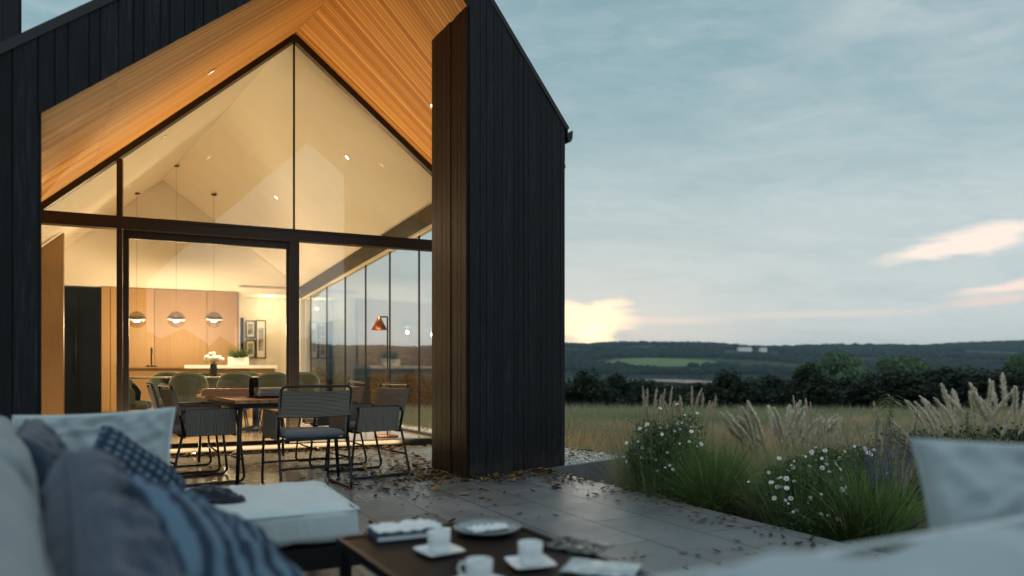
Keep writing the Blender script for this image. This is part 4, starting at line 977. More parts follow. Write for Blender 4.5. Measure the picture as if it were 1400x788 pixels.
# ------------------------------------------------------------------ cushions
def cushion_mesh(w, d, h, nu=40, nv=40, pw=2.6, wr=.012, seed=0, pinch=.06, sag=0., edge=.25):
    """a stuffed pillow in local x (width) y (depth/height) z (thickness)"""
    m = MB(); vs = []; off = Vector((seed*7.1, seed*3.3, seed*1.7))
    for sgn in (1, -1):
        for j in range(nv+1):
            for i in range(nu+1):
                a, b = 2*i/nu-1, 2*j/nv-1
                aa = math.copysign(abs(a)**.85, a); bb = math.copysign(abs(b)**.85, b)
                k = max(0, (1-abs(aa)**pw))*max(0, (1-abs(bb)**pw)); th = h/2*(k**edge if k > 0 else 0)
                xx = aa*w/2*(1-pinch*(1-abs(bb)**2)); yy = bb*d/2*(1-pinch*(1-abs(aa)**2))
                p = Vector((xx, yy, sgn*th)); q = Vector((xx*7, yy*7, sgn*2.))+off
                n = mnoise.noise(q*.8)*wr*1.3+abs(mnoise.noise(Vector((q.x*1.3+q.y*.9, q.y*.35-q.x*.25, q.z))*1.5))*-wr*1.6+abs(mnoise.noise(Vector((q.x*.6-q.y*1.1, q.y*.5+q.x*.3, q.z+5))*2.6))*-wr*.7
                p.z += n*(.25+.75*min(1, k*2))*(1 if k > 0 else .0)*(sgn)
                p.z -= sag*(aa*aa)
                vs.append(p)
    n = (nu+1)*(nv+1); fs = []
    for s in (0, 1):
        for j in range(nv):
            for i in range(nu):
                q = [s*n+j*(nu+1)+i, s*n+j*(nu+1)+i+1, s*n+(j+1)*(nu+1)+i+1, s*n+(j+1)*(nu+1)+i]; fs.append(q if s == 0 else q[::-1])
    m.add(vs, fs, smooth=True); return m
def piping(w, d, r=.006, pinch=.06, n=20):
    pts = []
    for k in range(4*n):
        s = k//n; t = 2*(k % n)/n-1
        a, b = ((t, -1), (1, t), (-t, 1), (-1, -t))[s]
        pts.append(V(a*w/2*(1-pinch*(1-b*b)), b*d/2*(1-pinch*(1-a*a)), 0))
    m = MB(); m.tube(pts, r, 6, closed=True); return m
def weld(o):
    bm = bmesh.new(); bm.from_mesh(o.data); bmesh.ops.remove_doubles(bm, verts=bm.verts, dist=.0004); bm.to_mesh(o.data); bm.free(); o.data.polygons.foreach_set('use_smooth', np.ones(len(o.data.polygons), dtype=bool)); return o
def frame_rot(x, y, z): return Matrix((Vector(x).normalized(), Vector(y).normalized(), Vector(z).normalized())).transposed()
def oriented(xdir, normal):       # local x along xdir, local z along normal
    z = Vector(normal).normalized(); x = Vector(xdir); x = (x-z*x.dot(z)).normalized(); y = z.cross(x); return frame_rot(x, y, z).to_euler()
def pillow(name, label, w, d, h, mat, loc, xdir, normal, seed, wr=.012, pip=None, cat='pillow', **kw):
    t = thing(name, label, cat, loc); t.rotation_euler = oriented(xdir, normal)
    weld(cushion_mesh(w, d, h, wr=wr, seed=seed, **kw).build('cover', mat, t))
    piping(w, d).build('piping', pip or mat, t)
    return t
def box_cushion(w, d, h, seed, wr=.006, r=.05, bulge=.02):
    """upholstered block: rounded box, seamed edges, slightly domed top (x, y plan, z up from 0)"""
    m = MB(); n = 22; off = Vector((seed*5., seed*2., 0)); bm = bmesh.new()
    bmesh.ops.create_cube(bm, size=1.); bmesh.ops.subdivide_edges(bm, edges=bm.edges, cuts=n, use_grid_fill=True)
    for v in bm.verts:
        p = Vector((v.co.x*2, v.co.y*2, v.co.z*2)); q = Vector([math.copysign(abs(c)**.9, c) for c in p])
        hx, hy, hz_ = w/2, d/2, h/2; P = Vector((q.x*hx, q.y*hy, q.z*hz_))
        inn = Vector([max(-a+r, min(a-r, c)) for a, c in zip((hx, hy, hz_), P)]); dv = P-inn
        if dv.length > 1e-6: P = inn+dv.normalized()*min(r, max(abs(dv.x), abs(dv.y), abs(dv.z)))
        P.z += bulge*(1-q.x*q.x)*(1-q.y*q.y)*(1 if q.z > 0 else 0)
        s = Vector((P.x*9, P.y*9, P.z*4))+off
        nz = mnoise.noise(s)*wr+abs(mnoise.noise(Vector((s.x*2.4, s.y*.8, s.z*.5))))*-wr*1.2
        P += (P-inn).normalized()*nz if (P-inn).length > 1e-6 else V(0, 0, nz)
        v.co = P+V(0, 0, hz_)
    vs = [tuple(v.co) for v in bm.verts]; bm.verts.index_update(); fs = [[v.index for v in f.verts] for f in bm.faces]; bm.free()
    m.add(vs, fs, smooth=True); return m

def box_piping(w, d, h, r=.03, pr=.005):
    m = MB(); c = .035; a, b = w/2-.006, d/2-.006
    m.tube(arc([(-a+c, -b, h-.02), (a-c, -b, h-.02)], .01)+arc([(a-c, -b, h-.02), (a, -b, h-.02), (a, -b+c, h-.02)], .03)+arc([(a, -b+c, h-.02), (a, b, h-.02), (a-c, b, h-.02)], .03)+arc([(a-c, b, h-.02), (-a, b, h-.02), (-a, b-c, h-.02)], .03)+arc([(-a, b-c, h-.02), (-a, -b, h-.02), (-a+c, -b, h-.02)], .03), pr, 6); return m
def arc(pts, r=.05, n=5):       # round the corners of a polyline
    pts = [Vector(p) for p in pts]; o = [pts[0]]
    for a, b, c in zip(pts[:-2], pts[1:-1], pts[2:]):
        ra = min(r, (a-b).length*.45, (c-b).length*.45); p = b+(a-b).normalized()*ra; q = b+(c-b).normalized()*ra
        for k in range(n+1): t = k/n; o.append(p*(1-t)**2+b*(2*t*(1-t))+q*t*t)
    return o+[pts[-1]]
# ------------------------------------------------------------------ left sofa
sa = V(.575, -.818, 0); sb = V(.818, .575, 0)          # along the back towards the camera / from back to seat
S0 = V(-1.056, 1.63, 0)                                # a point on the back cushions' front edge
def sp(t, w, z=0.): p = S0+sa*t+sb*w; p.z = z; return p
rot_s = math.atan2(sa.y, sa.x)
sofa = thing('sectional_sofa', 'pale blue grey outdoor sofa in the left foreground, seen along its back', 'sofa', sp(0, .2, 0), rot_s)
def SL(t, w, z): return Vector((t, w-.2, z))             # sofa local (x along sa, y along sb)
m = MB(); m.box(SL(0., .2, .22), (1.35, 0, 0), (0, .42, 0), (0, 0, .045)); m.box(SL(0., -.27, .40), (1.35, 0, 0), (0, .03, 0), (0, 0, .2)); m.build('frame', 'black', sofa)
for t_ in (-1.25, 0., 1.25):
    for w_ in (-.15, .55): m = MB(); m.box(SL(t_, w_, .09), (.025, 0, 0), (0, .025, 0), (0, 0, .088)); m.build('leg', 'black', sofa)
for k, (tc, l) in enumerate(((-.68, 1.3), (.62, 1.26))):
    o = box_cushion(l, .66, .16, 3+k).build('seat_cushion', 'sofa', sofa); o.location = SL(tc, .27, .27)
for k, (tc, l) in enumerate(((-.62, 1.28), (.68, 1.28))):
    o = box_cushion(l, .25, .44, 8+k, wr=.018, r=.11, bulge=.02).build('back_cushion', 'sofa', sofa); o.location = SL(tc, -.125, .395); o.rotation_euler = (math.radians(7), 0, 0)
# chaise / ottoman at the far end
ch_u = V(.895, .446, 0); ch_v = V(-.505, .863, 0); chR = V(-.624, 3.04, 0)
chw, chd = 1.35, .80
chc = chR-ch_u*(chw/2)+ch_v*(chd/2)
ott = thing('ottoman', 'pale linen chaise ottoman on a black steel frame at the end of the sofa', 'ottoman', (chc.x, chc.y, 0), math.atan2(ch_u.y, ch_u.x))
o = box_cushion(chw, chd, .16, 21, wr=.013, r=.045, bulge=.025).build('cushion', 'sofalight', ott); o.location = (0, 0, .263); box_piping(chw, chd, .16).build('piping', 'sofalight', o)
m = MB()
for y_ in (-.395, .395): m.box((0, y_, .212), (chw/2, 0, 0), (0, .012, 0), (0, 0, .046))
for x_ in (-chw/2+.012, chw/2-.012): m.box((x_, 0, .212), (.012, 0, 0), (0, .382, 0), (0, 0, .046))
m.box((0, 0, .245), (chw/2-.03, 0, 0), (0, .38, 0), (0, 0, .01)); m.build('frame', 'black', ott)
for x_ in (-.62, .62):
    for y_ in (-.36, .36): m = MB(); m.box((x_, y_, .083), (.02, 0, 0), (0, .02, 0), (0, 0, .082)); m.build('leg', 'black', ott)
pillow('pillow', 'wide pale blue pillow with seamed edge standing at the far end of the sofa', .60, .40, .15, 'sofamid', V(-1.675, 2.82, .635), V(1, .18, .05), V(.18, -1, .28), 2, .04, 'sofalight')
pillow('pillow', 'dark slate pillow tucked behind the others in the far sofa corner', .46, .40, .17, 'slate', V(-1.50, 2.30, .635), sa, V(.75, .35, .45), 4, .016)
pillow('pillow', 'large slate blue pillow slumped along the sofa back, nearest the camera', .82, .44, .24, 'slate', V(-.80, 1.47, .535), V(.52, -.83, -.20), V(.80, .42, .45), 5, .036)
pillow('pillow', 'small navy checked pillow leaning on the wide pale pillow', .36, .34, .13, 'stripe1', V(-1.225, 2.28, .62), V(.55, -.80, -.12), V(.72, -.10, .55), 6, .012)
pillow('pillow', 'blue and white striped pillow lying at the front edge of the seat', .46, .44, .20, 'stripe2', V(-.70, 1.66, .555), V(.72, -.62, -.22), V(.55, .12, .8), 9, .022)
m = MB(); vs = []; fs = []; n = 26
for j in range(n+1):
    for i in range(n+1):
        a, b = i/n-.5, j/n-.5; p = V(a*.30*(1-.25*b), b*.20, 0); q = V(a*6, b*6, 3.3)
        r2 = (2*a)**2+(2*b)**2; p.z = max(0, .055*(1-r2*.7))+.022*mnoise.noise(q*1.1)+.012*mnoise.noise(q*2.7)+.004; p.z = max(p.z, .003); vs.append(p)
for j in range(n):
    for i in range(n): q = j*(n+1)+i; fs.append((q, q+1, q+n+2, q+n+1))
m.add(vs, fs, smooth=True); m.add([v+V(0, 0, -.004) for v in vs], [tuple(reversed(f)) for f in fs], smooth=True)
o = m.build('throw', 'navy', None, V(-1.33, 3.03, .437)); o.rotation_euler.z = .45; tag(o, 'crumpled dark navy throw lying on the pale ottoman', 'throw')

# right sofa, seen from behind
rs0 = V(.177, .897, 0); ru = V(.89, .456, 0); rn_ = V(.456, -.89, 0)
rs = thing('sofa', 'pale sofa in the right foreground, seen over its blurred back', 'sofa', (rs0+ru*.75+rn_*.15), math.atan2(ru.y, ru.x))
o = box_cushion(1.95, .26, .43, 31, wr=.045, r=.11, bulge=.02).build('back_cushion', 'sofamid', rs); o.location = (-.03, .03, .318); box_piping(1.95, .26, .43).build('piping', 'sofalight', o)
m = MB(); m.box((0, .45, .22), (.93, 0, 0), (0, .42, 0), (0, 0, .045)); m.box((0, -.16, .38), (.93, 0, 0), (0, .025, 0), (0, 0, .18)); m.build('frame', 'black', rs)
o = box_cushion(1.85, .66, .16, 33).build('seat_cushion', 'sofamid', rs); o.location = (0, .52, .27)
for x_ in (-.72, .72):
    for y_ in (-.1, .8): m = MB(); m.box((x_, y_, .09), (.025, 0, 0), (0, .025, 0), (0, 0, .088)); m.build('leg', 'black', rs)
pillow('pillow', 'pale rumpled pillow propped on the right hand sofa in front of the grasses', .64, .42, .22, 'sofamid', V(1.265, 1.57, .635), V(.95, .30, -.17), V(-.18, -.92, .34), 12, .045)

# ------------------------------------------------------------------ coffee table and what lies on it
ctF = V(-.059, 2.866, 0); ctL = V(-.629, 2.528, 0); cu = (ctF-ctL).normalized(); cv = V(cu.y, -cu.x, 0)
CW, CL = (ctF-ctL).length, 1.30
ctc = ctL+cu*(CW/2)+cv*(CL/2)
ct = thing('coffee_table', 'low dark wood coffee table with slim black legs between the two sofas', 'table', ctc, math.atan2(cu.y, cu.x))
m = MB(); m.abox(-CW/2+.012, CW/2-.012, -CL/2+.012, CL/2-.012, .375, .394); m.build('table_top', 'darkwood', ct)
m = MB()
for y_ in (-CL/2+.006, CL/2-.006): m.box((0, y_, .383), (CW/2, 0, 0), (0, .006, 0), (0, 0, .017))
for x_ in (-CW/2+.006, CW/2-.006): m.box((x_, 0, .383), (.006, 0, 0), (0, CL/2-.012, 0), (0, 0, .017))
m.build('rim', 'black', ct)
for x_ in (-CW/2+.02, CW/2-.02):
    for y_ in (-CL/2+.02, CL/2-.02): m = MB(); m.box((x_, y_, .183), (.012, 0, 0), (0, .012, 0), (0, 0, .182)); m.build('leg', 'black', ct)
TZ = .3965
def onct(px, py): Y = (CAMZ-TZ)*FPX/(py-HZ); return V((px-700)/FPX*Y, Y, TZ)
cup_spots = ((600, 756, .1, 'white cup nearest the folded white papers'), (725, 773, -.2, 'white cup at the right of the coffee table, below the plate'), (655, 800, .3, 'white cup cut by the bottom edge of the photo'))
sauc_labels = ('square white saucer nearest the folded white papers', 'square white saucer at the right of the coffee table', 'square white saucer cut by the bottom edge of the photo')
def mk_saucer():
    m = MB(); n = 14; vs = []; fs = []
    for j in range(n+1):
        for i in range(n+1):
            a, b = 2*i/n-1, 2*j/n-1; k = max(abs(a), abs(b)); rr = 1-.06*(a*a*b*b); vs.append(V(a*.068*rr, b*.068*rr, .004+.010*k**4))
    for j in range(n):
        for i in range(n): q = j*(n+1)+i; fs.append((q, q+1, q+n+2, q+n+1))
    N = len(vs); m.add(vs+[v-V(0, 0, .004) for v in vs], fs+[tuple(N+k for k in reversed(f)) for f in fs], smooth=True)
    ed_ = [i for i in range(n)]+[j*(n+1)+n for j in range(n)]+[n*(n+1)+i for i in range(n, 0, -1)]+[j*(n+1) for j in range(n, 0, -1)]
    m.add(vs+[v-V(0, 0, .004) for v in vs], [(ed_[(k+1) % len(ed_)], ed_[k], N+ed_[k], N+ed_[(k+1) % len(ed_)]) for k in range(len(ed_))])
    return m
cup0 = sau0 = None
for (px, py, r_, lab), sl_ in zip(cup_spots, sauc_labels):
    p = onct(px, py)
    if cup0 is None:
        sau0 = mk_saucer().build('saucer', 'porcelain'); sau = sau0; cup0 = thing('cup', lab, 'cup', (0, 0, 0), 0, 'coffee cups')
        m = MB(); m.lathe([(.012, .0), (.028, .001), (.033, .008), (.0375, .03), (.0385, .066), (.0375, .067), (.0355, .064), (.034, .03), (.028, .012), (.002, .010)], seg=32); m.build('bowl', 'porcelain', cup0)
        m = MB(); m.tube([(.036, 0, .055), (.05, 0, .058), (.058, 0, .045), (.054, 0, .028), (.036, 0, .02)], .0042, 8); m.build('handle', 'porcelain', cup0)
        m = MB(); m.lathe([(.001, .05), (.0345, .05), (.0345, .0502), (.001, .0502)], seg=24); M['coffee'] = simple('black_coffee', (.012, .007, .004), rough=.08); m.build('coffee', 'coffee', cup0); cup = cup0
    else: sau = sau0.copy(); COL.objects.link(sau); cup = dup(cup0, lab)
    tag(sau, sl_, 'saucer', 'square saucers'); sau.location = p; sau.rotation_euler.z = r_+.5
    cup['label'] = lab; cup.location = p+V(0, 0, .0045); cup.rotation_euler.z = 3.1 if px == 655 else r_+1.4
p = onct(666, 728)
M['glaze'] = simple('blue_grey_glaze', (.20, .24, .26), (.30, .34, .35), rough=.25, scale=18)
m = MB(); m.lathe([(.02, 0), (.075, .001), (.11, .012), (.125, .022), (.1235, .025), (.108, .016), (.074, .006), (.002, .005)], seg=48); o = m.build('plate', 'glaze', None, p); tag(o, 'round blue grey plate with a white napkin on the coffee table', 'plate')
def cloth(w, d, seed, amp, h=.01, n=20):
    m = MB(); vs = []; fs = []
    for j in range(n+1):
        for i in range(n+1):
            a, b = i/n-.5, j/n-.5; q = V(a*5+seed, b*5, seed*1.7); vs.append(V(a*w, b*d, h+amp*abs(mnoise.noise(q))+amp*.4*mnoise.noise(q*2.3)))
    for j in range(n):
        for i in range(n): q = j*(n+1)+i; fs.append((q, q+1, q+n+2, q+n+1))
    N = len(vs); ed_ = [i for i in range(n)]+[j*(n+1)+n for j in range(n)]+[n*(n+1)+i for i in range(n, 0, -1)]+[j*(n+1) for j in range(n, 0, -1)]
    bot = [V(v.x, v.y, max(0., v.z-h)) for v in vs]
    m.add(vs+bot, fs+[tuple(N+k for k in reversed(f)) for f in fs]+[(ed_[(k+1) % len(ed_)], ed_[k], N+ed_[k], N+ed_[(k+1) % len(ed_)]) for k in range(len(ed_))], smooth=True); return m
M['napkin'] = fabric('white_napkin', (.70, .73, .74)); M['paper'] = simple('white_paper', (.72, .75, .77), (.62, .66, .69), rough=.5, scale=8)
M['bookblue'] = simple('dark_blue_cover', (.03, .05, .09), (.04, .07, .12), rough=.4); M['foil'] = simple('pale_glossy_cover', (.50, .56, .58), (.26, .33, .37), rough=.25, scale=9)
o = cloth(.15, .07, 3, .014, .006).build('napkin', 'napkin', None, p+V(.005, -.005, .012)); o.rotation_euler.z = .5; tag(o, 'crumpled white napkin lying in the blue grey plate', 'napkin')
p = onct(553, 733)
bk_ = thing('book', 'dark blue hardback book under the folded white papers', 'book', p, .42); m = MB(); m.abox(-.12, .12, -.075, .075, .002, .006); m.abox(-.12, .12, -.075, .075, .022, .026); m.abox(-.12, -.116, -.075, .075, .006, .022); m.build('cover', 'bookblue', bk_); m = MB(); m.abox(-.115, .115, -.071, .071, .0065, .0215); m.build('pages', 'paper', bk_)
o = cloth(.24, .13, 7, .016, .006).build('papers', 'paper', None, p+V(0, .01, .026)); o.rotation_euler.z = .47; tag(o, 'folded white papers lying on the dark blue book', 'papers')
pq = onct(601, 741)+V(0, .04, .02)
m = MB(); m.box((0, 0, .002), (.016, 0, 0), (0, .06, 0), (0, 0, .002)); m.box((0, 0, .0065), (.005, 0, 0), (0, .05, 0), (0, 0, .002)); o = m.build('card', 'paper', None, pq-V(0, .01, .012)); o.rotation_euler = (.35, 0, -.35); tag(o, 'narrow white card leaning by the folded papers', 'card')
p = onct(822, 779)
mg = thing('magazine', 'pale glossy magazine at the right corner of the coffee table', 'magazine', p, -.35); cloth(.22, .15, 13, .010, .005).build('cover', 'foil', mg); m = MB(); m.abox(-.10, .10, -.070, .070, .0005, .004); m.build('pages', 'paper', mg)
p = onct(845, 757)
o = cloth(.2, .16, 17, .012, .004).build('packet', 'navy', None, onct(790, 748)); M['wrap'] = simple('clear_dark_wrap', (.03, .036, .04), (.06, .068, .072), rough=.25, scale=12); o.data.materials[0] = M['wrap']; o.rotation_euler.z = -.6; tag(o, 'crinkled dark wrapping beside the glossy magazine', 'wrapping')

# ------------------------------------------------------------------ outdoor dining set
TR = V(-.55, .835, 0); TS = V(.835, .55, 0)              # along the table / across
tNL = V(-2.40, 6.12, 0); TLn, TW = 1.9, .95
tc = tNL+TR*(TLn/2)+TS*(TW/2)
dt = thing('dining_table', 'outdoor teak table with a black steel frame in front of the glass doors', 'table', tc, math.atan2(TR.y, TR.x))
m = MB(); nb = 10
for k in range(nb): y0 = -TW/2+k*TW/nb; m.abox(-TLn/2, TLn/2, y0+.002, y0+TW/nb-.002, .705, .735)
m.build('table_top', 'teak', dt)
m = MB()
for y_ in (-TW/2+.05, TW/2-.05): m.box((0, y_, .683), (TLn/2-.05, 0, 0), (0, .016, 0), (0, 0, .021))
for x_ in (-TLn/2+.05, TLn/2-.05): m.box((x_, 0, .683), (.016, 0, 0), (0, TW/2-.066, 0), (0, 0, .021))
m.build('frame', 'black', dt)
for x_ in (-1, 1):
    for y_ in (-1, 1): m = MB(); m.tube([(x_*(TLn/2-.055), y_*(TW/2-.055), .664), (x_*(TLn/2-.02), y_*(TW/2-.02), .0)], [.022, .015], 10); m.build('leg', 'black', dt)

def arc(pts, r=.05, n=5):       # round the corners of a polyline
    pts = [Vector(p) for p in pts]; o = [pts[0]]
    for a, b, c in zip(pts[:-2], pts[1:-1], pts[2:]):
        ra = min(r, (a-b).length*.45, (c-b).length*.45); p = b+(a-b).normalized()*ra; q = b+(c-b).normalized()*ra
        for k in range(n+1): t = k/n; o.append(p*(1-t)**2+b*(2*t*(1-t))+q*t*t)
    return o+[pts[-1]]
def rope_panel(p00, p10, p11, p01, th, nrm, flip=False, nu=14, bow=0.):
    """woven panel: u across the cords, v along them"""
    p00, p10, p11, p01 = map(Vector, (p00, p10, p11, p01)); n = Vector(nrm).normalized(); m = MB(); vs = []; uv = []
    lu = (p10-p00).length; lv = (p01-p00).length; nv = 6
    for s in (1, -1):
        for j in range(nv+1):
            for i in range(nu+1):
                a, b = i/nu, j/nv; p = lerp(lerp(p00, p10, a), lerp(p01, p11, a), b)+n*(s*th/2-bow*math.sin(math.pi*(a if flip else b))); vs.append(p); uv.append((b*lv, a*lu) if flip else (a*lu, b*lv))
    N = (nu+1)*(nv+1); fs = []; us = []
    for s in (0, 1):
        for j in range(nv):
            for i in range(nu):
                q = [s*N+j*(nu+1)+i, s*N+j*(nu+1)+i+1, s*N+(j+1)*(nu+1)+i+1, s*N+(j+1)*(nu+1)+i]; q = q if s == 0 else q[::-1]; fs.append(q); us.append([uv[k] for k in q])
    ed_ = [i for i in range(nu)]+[j*(nu+1)+nu for j in range(nv)]+[nv*(nu+1)+i for i in range(nu, 0, -1)]+[j*(nu+1) for j in range(nv, 0, -1)]
    for k in range(len(ed_)): a, b = ed_[k], ed_[(k+1) % len(ed_)]; q = (b, a, N+a, N+b); fs.append(q); us.append([uv[b], uv[a], uv[a], uv[b]])
    m.add(vs, fs, us); return m
def make_chair(label):
    """rope chair; local +y faces the table, origin on the ground under the seat"""
    t = thing('rope_chair', label, 'chair', (0, 0, 0), 0, 'rope chairs around the teak table')
    W = .29; r = .0115
    for s in (-1, 1):
        m = MB(); x0 = s*W
        m.tube(arc([(x0, .22, .63), (x0, .26, .40), (x0, .30, .011), (x0, -.31, .011), (x0, -.215, .44)], .06), r, 8); m.build('sled_leg', 'black', t)
        m = MB(); m.tube(arc([(x0, .22, .63), (x0, .235, .655), (x0*1., -.2, .655), (x0, -.235, .60), (x0, -.20, .44)], .05), r, 8); m.build('arm_frame', 'black', t)
        rope_panel((x0, -.19, .655), (x0, .215, .655), (x0, .225, .43), (x0, -.18, .43), .026, (s, 0, 0), flip=False).build('arm_panel', 'rope', t)
        for y_ in (-.26, .24): m = MB(); m.abox(x0-.012, x0+.012, y_-.02, y_+.02, .0, .008); m.build('foot_pad', 'black', t)
    m = MB()
    m.tube([(-W, .22, .425), (W, .22, .425)], r); m.tube([(-W, -.2, .425), (W, -.2, .425)], r); m.tube([(-W, .275, .2), (W, .275, .2)], r*.8); m.tube([(-W, -.272, .2), (W, -.272, .2)], r*.8)
    for x_ in (-.12, .12): m.tube([(x_, -.2, .42), (x_, .22, .42)], r*.8)
    m.build('seat_frame', 'black', t)
    b = cushion_mesh(.53, .46, .075, 16, 16, 6, .004, 3, 0., edge=.3).build('seat_cushion', 'seatpad', t); weld(b); b.location = (0, .0, .466)
    m = MB(); m.tube(arc([(-W, -.205, .50), (-W, -.30, .865), (W, -.30, .865), (W, -.205, .50)], .05), r, 8); m.build('back_frame', 'black', t)
    rope_panel((-W-.012, -.285, .825), (W+.012, -.285, .825), (W+.012, -.235, .615), (-W-.012, -.235, .615), .03, (0, -1, .25), flip=True, bow=.03).build('backrest', 'rope', t)
    return t
def face(d): return math.atan2(d.y, d.x)-math.pi/2
chairs = [((-1.755, 6.02), TR, 'rope chair at the near end of the teak table, its back to the camera'),
          ((-2.80, 6.36), TS, 'rope chair on the left side of the teak table, nearer the sofa'),
          ((-3.26, 7.00), TS, 'rope chair on the left side of the teak table, nearer the glass door'),
          ((-1.40, 6.80), -TS, 'rope chair on the right side of the teak table, nearer the timber fin'),
          ((-1.95, 7.58), -TS, 'rope chair on the right side of the teak table, nearer the glass door')]
c0 = make_chair(chairs[0][2])
for i, ((x_, y_), d, lab) in enumerate(chairs):
    o = c0 if i == 0 else dup(c0, lab); o.location = (x_, y_, .001); o.rotation_euler.z = face(d)+(0, .05, -.04, .07, -.05)[i]
def ontable(px, Y, z=.736): p = at(px, 500, Y); return V(p.x, p.y, z)
p = ontable(371, 6.75)
pl0 = None; M['greyplate'] = simple('grey_stoneware', (.42, .41, .39), (.3, .29, .28), rough=.35, scale=20)
for k in range(6):
    if pl0 is None: m = MB(); m.lathe([(.03, 0), (.10, .002), (.155, .012), (.154, .016), (.10, .007), (.002, .006)], seg=40); pl0 = m.build('plate', 'greyplate'); o = pl0
    else: o = pl0.copy(); COL.objects.link(o)
    o.location = p+V(random.uniform(-.006, .006), random.uniform(-.006, .006), .012+k*.013)
    tag(o, 'stoneware plate in the stack on the teak table' if 0 < k < 5 else ('lowest plate of the stack on the teak table' if k == 0 else 'topmost plate of the stack on the teak table'), 'plate', 'stacked plates on the teak table')
m = MB(); m.abox(-.19, .19, -.17, .17, 0, .010); o = m.build('serving_board', 'darkwood', None, p); o.rotation_euler.z = .6; tag(o, 'dark wooden serving board under the stack of plates', 'board')
m = MB(); m.lathe([(.03, 0), (.042, .004), (.046, .05), (.046, .15), (.042, .19), (.040, .19), (.042, .15), (.042, .05), (.002, .012)], seg=28); o = m.build('vase', 'darkwood', None, ontable(347, 6.95)); tag(o, 'dark cylindrical vase beside the stack of plates on the teak table', 'vase')
p = ontable(312, 7.3); o_ = None
for k in range(3):
    m = MB(); m.abox(-.26+k*.01, .26-k*.012, -.14+.01*k, .14-.01*k, 0, .022); q = m.build('tray', 'teak', None, p+V(0, 0, .002+k*.024)); q.rotation_euler.z = .42+.05*k; tag(q, ('lowest', 'middle', 'topmost')[k]+' wooden tray of the pile on the teak table', 'tray', 'wooden trays')

# ------------------------------------------------------------------ indoors
IF_ = .031
isl_c = on_plane(272, V(-6.9, 14.3, 0), Fd)
isl = thing('kitchen_island', 'kitchen island with a white stone worktop and black tap, under the pendant lamps', 'island', (isl_c.x, isl_c.y, IF_), math.atan2(Fd.y, Fd.x))
iw = 1.45
m = MB(); m.box((0, 0, .50), (iw, 0, 0), (0, .42, 0), (0, 0, .499), ); m.build('base', 'oak', isl)
m = MB(); m.box((.62, 0, 1.035), (.88, 0, 0), (0, .47, 0), (0, 0, .034)); m.build('worktop', 'white', isl)
m = MB(); m.box((-.86, 0, 1.015), (.62, 0, 0), (0, .45, 0), (0, 0, .014)); m.build('timber_top', 'oak', isl)
fx = (on_plane(207, V(isl_c.x, isl_c.y, 0), Fd)-V(isl_c.x, isl_c.y, 0)).dot(Fd)
m = MB(); m.tube(arc([(fx, 0, 1.03), (fx, 0, 1.42), (fx+.02, -.2, 1.42), (fx+.02, -.2, 1.30)], .07), .016, 8); m.tube([(fx-.09, 0, 1.05), (fx+.1, 0, 1.05)], .018); m.build('tap', 'black', isl)
# pendants
pd = []
for i, (px, lab) in enumerate(((187, 'leftmost smoky glass globe pendant over the island'), (241, 'middle smoky glass globe pendant over the island'), (292.5, 'rightmost smoky glass globe pendant over the island'))):
    q = on_plane(px, V(-6.9, 14.3, 0)-Dn*.0, Fd); z = zpx(437, q.y); pcz = (5.2-.02-abs((q-V(BP.x, BP.y, 0)).dot(Fd)+0.)*.0)
    # height of the ceiling above this point
    rel = (q-V(GA.x, GA.y, 0)); det = Rd.x*Fd.y-Rd.y*Fd.x
    rdir = (V(BP.x, BP.y, 0)-V(GA.x, GA.y, 0)).normalized(); det = rdir.x*Fd.y-rdir.y*Fd.x; w = (rdir.x*rel.y-rdir.y*rel.x)/det
    cz = 5.2-(.80*w if w > 0 else -.887*w)-.02
    t = thing('pendant_lamp', lab, 'lamp', (q.x, q.y, z), 0, 'globe pendants over the kitchen island')
    R_ = .168
    m = MB(); m.lathe([(R_*math.sin(a), R_*math.cos(a)) for a in [.02+k*(math.pi-.04)/16 for k in range(17)]], seg=28); m.build('globe', 'mist', t)
    m = MB(); m.lathe([(R_*1.005*math.sin(a), R_*1.005*math.cos(a)) for a in [1.25, 1.5, 1.62]]+[(R_*.96*math.sin(a), R_*.96*math.cos(a)) for a in [1.62, 1.5, 1.25]], seg=28); m.build('band', 'smoke', t)
    m = MB(); m.lathe([(.01, -.05), (.045, -.045), (.06, -.02), (.06, .0), (.045, .025), (.01, .03)], seg=16); m.build('bulb', 'bulb', t)
    m = MB(); m.tube([(0, 0, .03), (0, 0, cz-z)], .0025, 6); m.build('cord', 'smoke', t)
    m = MB(); m.lathe([(.01, cz-z-.03), (.05, cz-z-.025), (.06, cz-z), (.01, cz-z)], seg=16); m.build('canopy', 'black', t)
    light('pendant_lamp_light', 'POINT', (q.x, q.y, z-.15), 140, (1., .74, .41), .02)
# planter and flowers
q = on_plane(326, V(isl_c.x, isl_c.y, 0)-Dn*.05, Fd)
t = thing('planter', 'white box planter of green leaves on the island worktop', 'planter', (q.x, q.y, 1.10), math.atan2(Fd.y, Fd.x)); m = MB(); m.box((0, 0, .085), (.2, 0, 0), (0, .09, 0), (0, 0, .084)); m.build('box', 'white', t); tuft(t, 220, .15, .24, .018, ((.03, .06, .02), (.05, .09, .03)), .5, .3, 'plant').location = (0, 0, .15)
